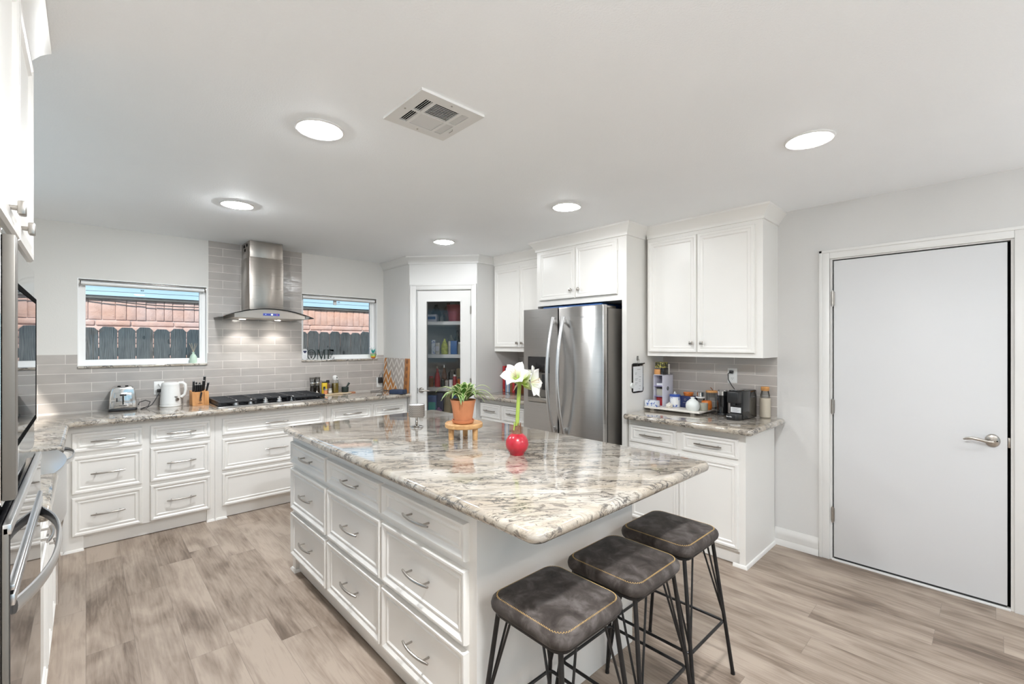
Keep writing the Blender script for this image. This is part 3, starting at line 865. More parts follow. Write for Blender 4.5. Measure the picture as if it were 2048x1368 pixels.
# frame: a flat plate with six openings (built upright, laid flat)
f.plate(-s, s, -s, s, -0.010, 0.0, [(a, c, b, d) for a, b, c, d in HOLES], T=Matrix(((1, 0, 0, 0), (0, 0, 1, 0), (0, 1, 0, 0), (0, 0, 0, 1))))
obj('frame', f, M['trim'], v)
obj('duct_shade', MB().box(-0.12, -0.12, -0.0012, 0.12, 0.12, -0.0005), M['dark'], v)  # flat black sheet for the shade behind the louvres
for (x0, y0, x1, y1), n, ax, tilt in zip(HOLES, (4, 4, 9, 9, 4, 4), 'yyxxyy', (42, 42, -38, 38, -46, -46)):
    for i in range(n):
        m_ = MB()
        if ax == 'y':
            c = x0+(x1-x0)*(i+0.5)/n
            m_.box(-0.0007, y0, -0.0036, 0.0007, y1, 0.0036, T=Matrix.Translation((c, 0, -0.0058)) @ Matrix.Rotation(radians(tilt), 4, 'Y'))
        else:
            c = y0+(y1-y0)*(i+0.5)/n
            m_.box(x0, -0.0007, -0.0036, x1, 0.0007, 0.0036, T=Matrix.Translation((0, c, -0.0058)) @ Matrix.Rotation(radians(tilt), 4, 'X'))
        obj('slat', m_, M['trim'], v)
for x, y in ((-0.130, 0.01), (0.0, -0.13), (0.0, 0.13)):
    obj('screw', MB().cone((x, y, -0.0095), (x, y, -0.0115), 0.004, n=10), M['nickel'], v)
obj('damper_lever', MB().tube([(0.118, 0.03, -0.010), (0.118, 0.03, -0.016), (0.118, 0.055, -0.017)], 0.0015, n=6), M['nickel'], v)

# ------------------------------------------------------------------ cabinets
RF = [(0, 0), (0, 0.012), (0.004, 0.020), (0.016, 0.020), (0.024, 0.012), (0.030, 0.012), (0.034, 0.0155), (0.040, 0.0155), (0.046, 0.009)]
RFI = [(0, 0), (0, 0.014), (0.004, 0.023), (0.012, 0.023), (0.030, 0.012), (0.034, 0.012), (0.037, 0.0155), (0.042, 0.0155), (0.048, 0.010)]
RD = [(0, 0), (0, 0.014), (0.005, 0.020), (0.020, 0.020), (0.026, 0.016), (0.034, 0.0165), (0.038, 0.018), (0.043, 0.018), (0.050, 0.011)]

def pull(parent, cx, cz, L, y0=-0.009, bow=0.010, stand=0.026, vertical=False):
    mb = MB(); n = 9; pts = []
    for i in range(n):
        t = 2*i/(n-1)-1
        a = t*L/2; y = y0-stand-bow*(1-t*t)
        pts.append((cx, y, cz+a) if vertical else (cx+a, y, cz))
    mb.tube(pts, [0.0042]+[0.0058]*(n-2)+[0.0042], n=10, up=(0, 0, 1) if not vertical else (1, 0, 0))
    for sg in (-1, 1):
        a = sg*L*0.34
        yb = y0-stand-bow*(1-0.68**2)
        p = (cx, y0, cz+a) if vertical else (cx+a, y0, cz)
        q = (p[0], yb, p[2])
        mb.cone(p, q, 0.0042, n=8)
    return obj('handle', mb, M['nickel'], parent)

def knob(parent, cx, cz, y0=-0.012, s=0.0125):
    mb = MB()
    mb.cone((cx, y0, cz), (cx, y0-0.018, cz), 0.005, 0.006, n=10)
    mb.box(cx-s, y0-0.030, cz-s, cx+s, y0-0.017, cz+s, 0.003)
    return obj('knob', mb, M['nickel'], parent)

def front(root, kind, x0, z0, x1, z1, rings=RF):
    return obj(kind, MB().rings(x0, z0, x1, z1, rings), M['cab'], root, angle=25)

ROWS = [(0.112, 0.385), (0.412, 0.675), (0.708, 0.845)]

# island --------------------------------------------------------
isl = thing('island_cabinet', 'white kitchen island cabinet with nine drawers under a granite top', 'island', (0.992, 3.160, 0), radians(-90))
W, D = 1.925, 0.988
b = MB()
b.box(0, 0, 0.10, W, D, 0.893)                                   # carcass
b.box(0.07, 0.032, 0.0, W-0.03, D-0.012, 0.10)                   # recessed plinth
b.box(0.0, 0.0, 0.0, 0.055, 0.07, 0.10); b.box(W-0.03, 0.0, 0, W, D, 0.10)
b.box(0.0, D-0.06, 0, 0.06, D, 0.10)
obj('body', b, M['cab'], isl)
b = MB()
b.mould([(0.062, 0.032), (0.062, 0.0), (0.0, 0.0), (0.0, 0.07)], [(0, 0), (0.013, 0), (0.012, 0.008), (0.006, 0.016), (0, 0.018)], side=-1)
obj('foot_moulding', b, M['cab'], isl)
b = MB(); b.box(0.07, 0.018, 0.008, W-0.03, 0.032, 0.09, 0.002)
obj('plinth_board', b, M['cab'], isl)
for (x0, x1) in ((0.018, 0.605), (0.630, 1.246), (1.265, 1.882)):
    for z0, z1 in ROWS:
        d = front(isl, 'drawer', x0, z0, x1, z1, RFI)
        pull(d, (x0+x1)/2, (z0+z1)/2, 0.19, y0=-0.010, bow=0.014)

def slab(name, label, cat, poly, mat_, z0=0.893, z1=TOP, bev=0.019):
    mb = MB().prism(poly, z0, z1, bev=bev, seg=5)
    return one(name, label, cat, mb, mat_, angle=40)
slab('island_worktop', 'cream granite island worktop with dark streaks and rounded edges', 'worktop', rrect(0.936, 0.896, 2.112, 3.205, 0.045), M['granite'])

# back run --------------------------------------------------------
def base_cab(name, label, cat, loc, rz, W, D, fronts, toe=None, feet=(), posts=()):
    o = thing(name, label, cat, loc, rz)
    b = MB(); b.box(0, 0, 0.10, W, D, 0.893)
    a, c = toe
    b.box(a, 0.048, 0, c, D, 0.10)
    for p, q in feet: b.box(p, 0, 0, q, D, 0.10)
    obj('body', b, M['cab'], o)
    b = MB()
    b.box(a, 0.030, 0.004, c, 0.048, 0.098)
    obj('toe_board', b, M['cab'], o)
    for p, q in posts:
        bb = MB().mould([(p, 0.03), (p, 0.0), (q, 0.0), (q, 0.03)], [(0, 0), (0.013, 0), (0.012, 0.008), (0.006, 0.016), (0, 0.018)], side=1)
        obj('shoe_moulding', bb, M['cab'], o)
    for kind, x0, z0, x1, z1, h in fronts:
        d = front(o, kind, x0, z0, x1, z1)
        if h == 'p': pull(d, (x0+x1)/2, (z0+z1)/2, 0.19)
        elif h == 'k': knob(d, x1-0.03, z1-0.05)
    return o
YF = 4.475
def rows3(x0, x1, h='ppp'): return [('drawer', x0, z0, x1, z1, k) for (z0, z1), k in zip(ROWS, h)]
base_cab('base_cabinet', 'white cabinet of six drawers below the toaster and the left window', 'cabinet', (-0.118, YF, 0), 0, 0.905, 0.55,
         rows3(0.044, 0.432)+rows3(0.480, 0.871), (0.105, 0.85), ((0, 0.105), (0.85, 0.905)), ((0.014, 0.095), (0.86, 0.891)))
base_cab('base_cabinet', 'wide white cabinet of three drawers below the gas cooktop', 'cabinet', (0.7885, YF, 0), 0, 0.925, 0.55,
         rows3(0.049, 0.893, ('', 'p', 'p')), (0.085, 0.925), ((0, 0.085),), ((0.014, 0.075),))
base_cab('base_cabinet', 'white cabinet with two top drawers below the spices, beside the pantry', 'cabinet', (1.716, YF, 0), 0, 0.885, 0.55,
         [('drawer', 0.040, ROWS[2][0], 0.456, ROWS[2][1], 'p'), ('drawer', 0.484, ROWS[2][0], 0.868, ROWS[2][1], 'p'),
          ('door', 0.040, 0.112, 0.456, 0.675, 'k'), ('door', 0.484, 0.112, 0.868, 0.675, 'k')], (0.0, 0.885))

# worktop: back run and left run in one piece, with a gap for the apron sink
poly = [(-0.76, 2.13), (-0.085, 2.13), (-0.085, 2.735), (-0.62, 2.735), (-0.62, 3.375), (-0.085, 3.375), (-0.085, 4.36), (-0.055, 4.39), (2.595, 4.39), (2.595, 5.028), (-0.76, 5.028)]
slab('worktop', 'cream granite worktop running under both windows and along the left wall', 'worktop', poly, M['granite_c'])

# right run --------------------------------------------------------
RX = 3.155
def slab_r(label, x0, y0, x1, y1, r):
    slab('worktop', label, 'worktop', rrect(x0, y0, x1, y1, r), M['granite_c'])
slab_r('small granite worktop under the coffee machine and white tray', 3.046, 1.045, 3.722, 1.992, 0.03)
slab_r('short granite worktop holding the books beside the refrigerator', 3.046, 3.035, 3.722, 3.846, 0.008)
o = base_cab('base_cabinet', 'white cabinet with two drawers over two doors below the coffee machine', 'cabinet', (RX, 1.998, 0), radians(-90), 0.878, 0.565,
         [('drawer', 0.016, 0.712, 0.402, 0.845, 'p'), ('drawer', 0.446, 0.712, 0.834, 0.845, 'p'),
          ('door', 0.016, 0.118, 0.424, 0.682, ''), ('door', 0.428, 0.118, 0.836, 0.682, '')], (0.0, 0.84), ((0.84, 0.878),), ())
b = MB().mould([(0.80, 0.0), (0.878, 0.0), (0.878, 0.565)], [(0, 0), (0.013, 0), (0.012, 0.012), (0.007, 0.02), (0, 0.022)], side=1)
obj('shoe_moulding', b, M['cab'], o)
base_cab('base_cabinet', 'white cabinet with two small drawers beside the pantry, left of the refrigerator', 'cabinet', (RX, 3.846, 0), radians(-90), 0.80, 0.565,
         [('drawer', 0.0, 0.690, 0.325, 0.842, 'p'), ('drawer', 0.365, 0.690, 0.69, 0.842, 'p'),
          ('door', 0.0, 0.118, 0.325, 0.66, ''), ('door', 0.365, 0.118, 0.69, 0.66, '')], (0.0, 0.80))

def wall_cab(name, label, loc, W, D, z0, z1, doors, knobs, zf=None, crown=None, face=None):
    o = thing(name, label, 'cabinet', loc, radians(-90))
    obj('body', MB().box(0, 0, z0, W, D, z1), M['cab'], o)
    for (x0, x1), kx in zip(doors, knobs):
        d = front(o, 'door', x0, zf[0], x1, zf[1], RD)
        knob(d, kx, zf[2])
        for hz in (zf[0]+0.09, zf[1]-0.09):
            hx = x1 if kx < (x0+x1)/2 else x0
            obj('hinge', MB().cone((hx, -0.006, hz-0.022), (hx, -0.006, hz+0.022), 0.0042, n=8), M['cab'], d)
    if crown:
        obj('crown_moulding', MB().mould(crown, CROWN(0.06, 0.095, CEIL-0.0005), side=1), M['cab'], o)
    return o
# above the coffee counter
wall_cab('wall_cabinet', 'tall white two-door wall cabinet above the coffee machine', (3.415, 1.985, 0), 0.885, 0.317, 1.380, CEIL,
         ((0.018, 0.424), (0.428, 0.835)), (0.385, 0.467), (1.412, 2.318, 1.487), [(0.0, 0.0), (0.885, 0.0), (0.885, 0.317)])
wall_cab('wall_cabinet', 'narrow white wall cabinet between the pantry and the refrigerator', (3.345, 3.848, 0), 0.855, 0.387, 1.395, CEIL,
         ((0.018, 0.419), (0.423, 0.835)), (0.388, 0.46), (1.442, 2.300, 1.487), [(0.0, 0.0), (0.85, 0.0)])
# refrigerator surround: two panels and a two-door box over the refrigerator
o = thing('refrigerator_cabinet', 'white surround with a two-door cabinet above the refrigerator', 'cabinet', (3.14, 2.995, 0), radians(-90))
b = MB()
b.box(0.0, 0, 1.833, 0.985, 0.592, CEIL)
obj('body', b, M['cab'], o)
obj('side_panel', MB().box(0, 0, 0, 0.012, 0.592, 1.833), M['cab'], o)
obj('side_panel', MB().box(0.943, 0, 0, 0.985, 0.592, 1.833), M['cab'], o)
for x0, x1, kx in ((0.045, 0.472, 0.432), (0.478, 0.905, 0.518)):
    d = front(o, 'door', x0, 1.882, x1, 2.330, RD); knob(d, kx, 1.955)
    for hz in (1.95, 2.26):
        obj('hinge', MB().cone((x1 if kx > 0.5 else x0, -0.006, hz-0.022), (x1 if kx > 0.5 else x0, -0.006, hz+0.022), 0.0042, n=8), M['cab'], d)
obj('crown_moulding', MB().mould([(0.0, 0.20), (0.0, 0.0), (0.985, 0.0), (0.985, 0.275)], CROWN(0.06, 0.095, CEIL-0.0005), side=1), M['cab'], o)
# ------------------------------------------------------------------ left side: tall oven unit, sink, dishwasher
R90 = radians(90)
o = thing('oven_cabinet', 'tall white cabinet at the left edge holding the microwave and wall oven', 'cabinet', (-0.137, 1.25, 0), R90)
b = MB()
b.box(0, 0, 1.715, 0.81, 0.63, CEIL); b.box(0, 0, 0.0, 0.81, 0.63, 0.40)
b.box(0.795, 0, 0.40, 0.81, 0.63, 1.715); b.box(0, 0.02, 0.40, 0.012, 0.63, 1.715); b.box(0.012, 0.60, 0.40, 0.795, 0.63, 1.715)
obj('body', b, M['cab'], o)
for x0, x1, kx in ((0.004, 0.375, 0.205), (0.380, 0.780, 0.45)):
    d = front(o, 'door', x0, 1.730, x1, 2.330, RD); knob(d, kx, 1.775, s=0.015)
front(o, 'drawer', 0.01, 0.11, 0.78, 0.385)
obj('crown_moulding', MB().mould([(0.0, 0.0), (0.81, 0.0), (0.81, 0.30)], CROWN(0.055, 0.095, CEIL-0.0005), side=1), M['cab'], o)

o = thing('microwave', 'built-in microwave with a mirror-like dark glass front above the wall oven', 'microwave', (-0.137, 1.29, 1.165), R90)
obj('body', MB().box(0.02, 0.0, 0.02, 0.74, 0.45, 0.53), M['blackplastic'], o)
fr = MB().prism(rrect(0.0, 0.0, 0.755, 0.540, 0.02), 0, 0.020, bev=0.003, seg=2, T=Matrix.Translation((0, 0, 0)) @ Matrix.Rotation(R90, 4, 'X'))
obj('trim_panel', fr, M['mirrorsteel'], o)
obj('door_frame', MB().rings(0.012, 0.083, 0.750, 0.452, [(0, 0), (0, 0.005), (0.014, 0.0055), (0.016, 0.002)], y=-0.020), M['dark'], o)
obj('glass_panel', MB().box(0.024, -0.0245, 0.095, 0.738, -0.0215, 0.440), M['ovenglass'], o)
obj('control_column', MB().box(0.0, -0.038, 0.015, 0.046, -0.0205, 0.525, 0.002), M['steelside'], o)

o = thing('wall_oven', 'built-in oven with a mirror glass door and bowed steel handle', 'oven', (-0.137, 1.25, 0.40), R90)
obj('body', MB().box(0.02, 0.0, 0.02, 0.785, 0.55, 0.74), M['blackplastic'], o)
obj('gasket', MB().box(0.002, -0.0236, 0.005, 0.775, -0.001, 0.748), M['blackgloss'], o)
d = obj('door', MB().box(0.0, -0.033, 0.0, 0.777, -0.024, 0.74, 0.002), M['steelside'], o)
obj('glass_panel', MB().box(0.004, -0.0345, 0.02, 0.774, -0.0325, 0.726), M['ovenglass'], d)
obj('top_trim', MB().box(0.0, -0.0365, 0.726, 0.777, -0.0245, 0.746, 0.002), M['steellight'], d)
g = MB(); g.box(0.012, -0.0400, 0.588, 0.765, -0.0325, 0.610, 0.002); g.box(0.012, -0.0400, 0.617, 0.765, -0.0325, 0.628, 0.002)
obj('trim_strip', g, M['steellight'], d)
obj('vent_gap', MB().box(0.014, -0.037, 0.6102, 0.763, -0.033, 0.6168), M['dark'], d)
pts = []
for i in range(25):
    t = -1+2*i/24
    pts.append((0.395+t*0.345, -0.036-0.050*(1-abs(t)**2.6), 0.572))
h = MB().tube(pts, 0.0155, n=12, sx=0.35, up=(0, 1, 0))
obj('handle', h, M['steellight'], o)

base_cab('sink_side_cabinet', 'white base cabinet between the wall oven and the apron sink', 'cabinet', (-0.135, 2.064, 0), R90, 0.672, 0.62,
         [('drawer', 0.02, 0.708, 0.65, 0.845, 'p'), ('door', 0.02, 0.112, 0.65, 0.675, '')], (0.0, 0.672))
o = thing('sink_cabinet', 'white cabinet with two doors below the steel apron sink', 'cabinet', (-0.135, 2.738, 0), R90)
obj('body', MB().box(0, 0, 0.0, 0.636, 0.62, 0.672), M['cab'], o)
for x0, x1, kx in ((0.012, 0.314, 0.045), (0.320, 0.624, 0.575)):
    d = front(o, 'door', x0, 0.112, x1, 0.66)
    pull(d, kx, 0.58, 0.12, vertical=True)
o = thing('apron_sink', 'stainless farmhouse sink with a bowed apron front', 'sink', (-0.135, 2.742, 0.674), R90)
arc = [(0.004, 0.075)]+[(0.004+0.620*i/16, -0.028-0.040*(1-(2*i/16-1)**2)) for i in range(17)]+[(0.624, 0.075)]
s_ = MB().prism(arc, 0, 0.250, bev=0.004)
s_.box(0.004, 0.076, 0, 0.022, 0.478, 0.250); s_.box(0.606, 0.076, 0, 0.624, 0.478, 0.250)
s_.box(0.022, 0.460, 0, 0.606, 0.478, 0.250); s_.box(0.022, 0.076, 0.0, 0.606, 0.460, 0.012)
obj('basin', s_, M['steellight'], o)
obj('drain', MB().cone((0.31, 0.27, 0.012), (0.31, 0.27, 0.016), 0.045, n=24), M['chrome'], o)
o = thing('dishwasher', 'stainless dishwasher with a bowed handle in the left corner run', 'dishwasher', (-0.135, 3.385, 0), R90)
obj('body', MB().box(0, 0.0, 0.10, 0.60, 0.58, 0.885), M['blackplastic'], o)
obj('toe_board', MB().box(0.0, 0.03, 0.0, 0.60, 0.05, 0.10), M['blackplastic'], o)
d = obj('door', MB().box(0.002, -0.030, 0.10, 0.598, -0.001, 0.885, 0.004), M['steelpol'], o)
v_ = MB()
for k in range(7): v_.box(0.0, -0.026, 0.765-0.012*k, 0.0022, -0.006, 0.771-0.012*k)
obj('vent_slots', v_, M['dark'], d)
pts = []
for i in range(21):
    t = -1+2*i/20
    pts.append((0.30+t*0.25, -0.031-0.052*(1-abs(t)**2.6), 0.832))
obj('handle', MB().tube(pts, 0.015, n=12, sx=0.35, up=(0, 1, 0)), M['steellight'], o)
o = thing('corner_cabinet', 'plain white filler panel between the dishwasher and the corner', 'cabinet', (-0.122, 3.988, 0), R90)
obj('body', MB().box(0, 0, 0.0, 0.462, 0.60, 0.893), M['cab'], o)

# ------------------------------------------------------------------ refrigerator
o = thing('refrigerator', 'stainless side-by-side refrigerator with an ice and water dispenser', 'refrigerator', (2.95, 2.982, 0), radians(-90))
obj('body', MB().box(0.004, 0.072, 0.03, 0.880, 0.74, 1.765, 0.004), M['steelside'], o)
k = MB()
k.box(0.78, 0.05, 1.766, 0.868, 0.20, 1.787, 0.006); k.box(0.015, 0.05, 1.766, 0.10, 0.20, 1.787, 0.006)
obj('hinge_cover', k, M['nickel'], o)
obj('gasket', MB().box(0.012, 0.060, 0.09, 0.872, 0.0725, 1.755), M['dark'], o)
obj('toe_grille', MB().box(0.01, 0.05, 0.0, 0.874, 0.10, 0.085), M['blackplastic'], o)
d = MB()
d.plate(0.0, 0.414, 0.09, 1.790, 0.0, 0.058, [(0.055, 0.318, 0.955, 1.364)])
dl = obj('freezer_door', d, M['steel'], o)
dr = obj('refrigerator_door', MB().box(0.422, 0.0, 0.09, 0.884, 0.058, 1.790, 0.008, 3), M['steel'], o)
obj('door_edge', MB().box(0.876, 0.001, 0.10, 0.8855, 0.006, 1.782, 0.002), M['steellight'], dr)
obj('recess', MB().box(0.055, 0.045, 1.0, 0.318, 0.0575, 1.364), M['steelside'], dl)
obj('control_panel', MB().box(0.056, 0.006, 1.235, 0.317, 0.045, 1.363), M['blackgloss'], dl)
n_ = MB()
for i in range(9): n_.cone((0.075+0.027*i, 0.02, 1.236), (0.075+0.027*i, 0.02, 1.222), 0.009, 0.007, n=8)
obj('nozzles', n_, M['blackplastic'], dl)
obj('paddle', MB().box(0.205, 0.020, 1.07, 0.248, 0.046, 1.205, 0.006), M['blackplastic'], dl)
obj('drip_tray', MB().box(0.055, -0.004, 0.955, 0.318, 0.050, 0.998, 0.004), M['nickel'], dl)
obj('tray_slot', MB().box(0.075, -0.0045, 0.957, 0.300, -0.003, 0.960), M['dark'], dl)
for par, hx in ((dl, 0.380), (dr, 0.494)):
    pts = []
    for i in range(25):
        t = -1+2*i/24
        pts.append((hx, -0.022-0.082*(1-t*t), 1.212+t*0.495))
    hb = MB().tube(pts, 0.0165, n=12, sx=0.7, up=(0, 1, 0))
    for t in (-0.93, 0.93):
        hb.box(hx-0.012, -0.030, 1.212+t*0.495-0.018, hx+0.012, 0.0, 1.212+t*0.495+0.018, 0.004)
    obj('handle', hb, M['steellight'], par)
lg = text_mb('Whirlpool', 0.028, 0.0008, Matrix.Translation((0.715, -0.0006, 1.697)) @ FRONT)
obj('logo', lg, M['greyink'], dr)
one('storage_box', 'flat blue box lying on top of the refrigerator', 'box', MB().box(-0.33, -0.22, 0, 0.33, 0.22, 0.030, 0.004), M['bluecard'], (3.36, 2.585, 1.790), radians(90))

# ------------------------------------------------------------------ range hood and cooktop
o = thing('range_hood', 'stainless chimney range hood with a curved glass canopy between the windows', 'range hood', (1.249, YB-0.009, 1.715))
def gz(x): return 0.082-0.075*(abs(x)/0.373)**2         # underside of the glass arc above the base
D_ = 0.475
obj('chimney_cover', MB().box(-0.146, -0.306, 0.085, 0.146, 0, 0.575, 0.003), M['steelv'], o)
up = MB().box(-0.142, -0.302, 0.575, 0.142, 0, 0.7265, 0.003)
obj('upper_chimney', up, M['steelv'], o)
for zz, yy, n in ((0.695, -0.20, 4), (0.695, -0.10, 4), (0.655, -0.13, 4)):
    s_ = MB()
    for i in range(n): s_.box(-0.1432, yy-0.02+i*0.011, zz-0.013, -0.1418, yy-0.013+i*0.011, zz+0.013)
    obj('vent_slot', s_, M['dark'], o)
N_ = 28
xs = [-0.373+0.746*i/N_ for i in range(N_+1)]
outl = [(x, gz(x)) for x in xs]+[(x, gz(x)+0.006) for x in reversed(xs)]
TF = Matrix.Rotation(R90, 4, 'X')          # outline (x, z) extruded toward -y
obj('glass_canopy', MB().prism(outl, 0.0, D_, T=TF), M['hoodglass'], o)
e_ = MB()
e_.tube([(x, -D_, gz(x)+0.003) for x in xs], 0.0036, n=8)
obj('canopy_edge', e_, M['blackgloss'], o)
xb = [-0.297+0.594*i/20 for i in range(21)]
bo = [(-0.297, 0.0), (0.297, 0.0)]+[(x, max(0.004, gz(x)-0.001)) for x in reversed(xb)]
obj('hood_body', MB().prism(bo, 0.004, D_-0.022, T=TF), M['steelv'], o)
obj('control_panel', MB().box(-0.070, -D_+0.0195, 0.022, 0.070, -D_+0.024, 0.044), M['screen'], o)
dg = text_mb('88', 0.017, 0.001, Matrix.Translation((0.004, -D_+0.019, 0.033)) @ FRONT)
dg.box(-0.05, -D_+0.0185, 0.031, -0.046, -D_+0.020, 0.035)
obj('display_digits', dg, M['led'], o)
obj('power_light', MB().box(0.046, -D_+0.0185, 0.031, 0.050, -D_+0.020, 0.035), M['redled'], o)
obj('filter', MB().box(-0.26, -0.42, -0.003, 0.26, -0.05, 0.0005, 0.001), M['nickel'], o)
for lx in (-0.165, 0.145):
    obj('lamp', MB().cone((lx, -0.13, -0.0045), (lx, -0.13, -0.0025), 0.026, n=20), M['hoodlamp'], o)
    sd = bpy.data.lights.new('hood_spot', 'SPOT'); sd.energy = 5.0; sd.spot_size = radians(110); sd.spot_blend = 0.6; sd.shadow_soft_size = 0.02; sd.color = (1, 0.97, 0.93)
    sl = bpy.data.objects.new('hood_spot', sd); COL.objects.link(sl); sl.parent = o; sl.location = (lx, -0.13, -0.012)

o = thing('gas_cooktop', 'black gas cooktop with cast iron grates and five front knobs', 'cooktop', (1.26, 4.735, TOP+0.0005))
obj('tray', MB().prism(rrect(-0.457, -0.262, 0.457, 0.262, 0.012), 0, 0.010, bev=0.003), M['steel'], o)
obj('burner_deck', MB().prism(rrect(-0.447, -0.252, 0.447, 0.252, 0.012), 0.0102, 0.013), M['blackgloss'], o)
def grate(x0, x1, y0=-0.245, y1=0.245):
    g = MB(); zt = 0.052
    for y in (y0, y1): g.box(x0, y-0.007, 0.036, x1, y+0.007, zt, 0.003)
    for x in (x0+0.007, x1-0.007): g.box(x-0.007, y0, 0.036, x+0.007, y1, zt, 0.003)
    cx = (x0+x1)/2
    g.box(cx-0.006, y0, 0.038, cx+0.006, y1, zt, 0.003)
    for k in range(1, 6):
        y = y0+(y1-y0)*k/6; g.box(x0, y-0.005, 0.038, x1, y+0.005, zt, 0.003)
    for x in (x0+0.01, x1-0.01):
        for y in (y0+0.005, y1-0.005): g.box(x-0.008, y-0.008, 0.0132, x+0.008, y+0.008, 0.040, 0.002)
    # solid skirts, as cast
    g.box(x0, y0-0.006, 0.016, x0+0.010, y1, 0.045, 0.003); g.box(x1-0.010, y0, 0.016, x1, y1, 0.045, 0.003)
    g.box(x0, y1-0.004, 0.016, x1, y1+0.006, 0.045, 0.003)
    return g
obj('grate', grate(-0.445, -0.152), M['iron'], o)
obj('grate', grate(-0.149, 0.149, y0=-0.13), M['iron'], o)
obj('grate', grate(0.152, 0.445), M['iron'], o)
for x, y, r in ((-0.30, -0.12, 0.04), (-0.30, 0.13, 0.035), (0, 0.05, 0.055), (0.30, -0.12, 0.035), (0.30, 0.13, 0.04)):
    obj('burner', MB().lathe([(r, 0.0132), (r, 0.022), (r*0.85, 0.024), (r*0.8, 0.031), (0.001, 0.033)], c=(x, y, 0), n=24), M['blackplastic'], o)
for i in range(5):
    x = -0.305+0.117*i; y = -0.195
    kb = MB().lathe([(0.023, 0.0135), (0.023, 0.018), (0.019, 0.020), (0.018, 0.040), (0.015, 0.043), (0.001, 0.0435)], c=(x, y, 0), n=24)
    kb.box(x-0.005, y-0.018, 0.040, x+0.005, y+0.018, 0.055, 0.003)
    obj('knob', kb, M['steellight'], o)

# ------------------------------------------------------------------ roller shades
def shade(x0, x1, z, label, tabx):
    o = thing('roller_shade', label, 'window shade', ((x0+x1)/2, YB+0.028, z))
    w = (x1-x0)/2-0.008
    obj('head_rail', MB().box(-w, -0.026, -0.012, w, 0.026, -0.007, 0.001), M['nickel'], o)
    obj('roller', MB().cone((-w+0.012, 0, -0.026), (w-0.012, 0, -0.026), 0.0165, n=20), M['vinyl'], o)
    obj('fabric', MB().box(-w+0.014, 0.0195, -0.044, w-0.014, 0.0208, -0.026), M['whiteplastic'], o)
    obj('hem_bar', MB().box(-w+0.014, 0.016, -0.048, w-0.014, 0.024, -0.040, 0.002), M['whiteplastic'], o)
    for sg in (-1, 1):
        obj('bracket', MB().box(sg*w-0.004, -0.022, -0.046, sg*w+0.004, 0.022, -0.007, 0.001), M['nickel'], o)
    t = MB(); t.box(tabx-0.010, 0.018, -0.060, tabx+0.010, 0.022, -0.046, 0.002); t.lathe([(0.0005, -0.006), (0.009, -0.004), (0.012, 0), (0.009, 0.004), (0.0005, 0.006)], c=(tabx, 0.020, -0.063), n=14)
    obj('pull_tab', t, M['jarglass'], o)
shade(WIN[0][0], WIN[0][1], WIN[0][3]-0.005, 'white rolled-up shade at the top of the left window', -0.03)
shade(WIN[1][0], WIN[1][1], WIN[1][3]-0.005, 'white rolled-up shade at the top of the right window', -0.01)
one('window_sensor', 'small square white tag stuck high on the right window', 'sensor', MB().box(-0.018, -0.006, -0.026, 0.018, 0.006, 0.026, 0.002), M['whiteplastic'], (2.06, YB+0.0915, 1.945))

# ------------------------------------------------------------------ outlets and plugs on the splashback
def outlet(root_loc, rz, label):
    o = thing('wall_outlet', label, 'outlet', root_loc, rz)
    obj('plate', MB().prism(rrect(-0.036, -0.058, 0.036, 0.058, 0.004), 0, 0.005, bev=0.0015, T=TF), M['whiteplastic'], o)
    for z in (-0.022, 0.022):
        s = MB(); s.prism(rrect(-0.016, z-0.014, 0.016, z+0.014, 0.008), 0.005, 0.0062, T=TF)
        obj('socket', s, M['whiteplastic'], o)
        s = MB()
        for x in (-0.006, 0.006): s.box(x-0.001, -0.0066, z-0.001, x+0.001, -0.006, z+0.007)
        s.cone((0, -0.006, z-0.007), (0, -0.0066, z-0.007), 0.0022, n=8)
        obj('slots', s, M['dark'], o)
    return o
outlet((0.468, YB-0.008, 1.092), 0, 'white wall outlet behind the kettle with a black plug')
outlet((2.553, YB-0.008, 1.022), 0, 'white wall outlet beside the zigzag cutting board with a black charger')
outlet((XR-0.008, 1.420, 1.228), radians(-90), 'white wall outlet above the coffee machine with a black plug')
mb = MB(); mb.box(0.452, YB-0.045, 1.056, 0.484, YB-0.0147, 1.084, 0.004)
mb.tube([(0.468, YB-0.045, 1.068), (0.465, YB-0.075, 1.055), (0.44, YB-0.10, 1.01), (0.41, YB-0.14, 0.965), (0.37, YB-0.17, 0.941), (0.33, YB-0.18, 0.939), (0.34, YB-0.15, 0.939), (0.385, YB-0.12, 0.950), (0.40, YB-0.10, 0.985), (0.37, YB-0.08, 0.998), (0.33, YB-0.08, 0.985), (0.322, YB-0.10, 0.965)], 0.0035, n=8)
one('appliance_cord', 'black plug and cord looping between the toaster and the kettle', 'cord', mb, M['blackplastic'])
o = thing('phone_charger', 'black wall charger and thin cord on the outlet by the cutting board', 'charger', (2.553, YB-0.015, 1.045))
obj('plug', MB().box(-0.024, -0.034, -0.032, 0.024, 0, 0.036, 0.005), M['blackplastic'], o)
obj('cord', MB().tube([(-0.012, -0.018, 0.036), (-0.008, -0.025, 0.07), (0.008, -0.030, 0.092), (0.020, -0.032, 0.06), (0.020, -0.035, 0.0), (0.005, -0.09, -0.05), (-0.03, -0.15, -0.09), (-0.10, -0.17, -0.1055), (-0.19, -0.15, -0.1055), (-0.20, -0.17, -0.1055), (-0.12, -0.20, -0.1055), (-0.05, -0.26, -0.1055), (-0.035, -0.38, -0.1055), (-0.055, -0.50, -0.1055)], 0.002, n=8), M['blackplastic'], o)
Z0 = TOP+0.0004
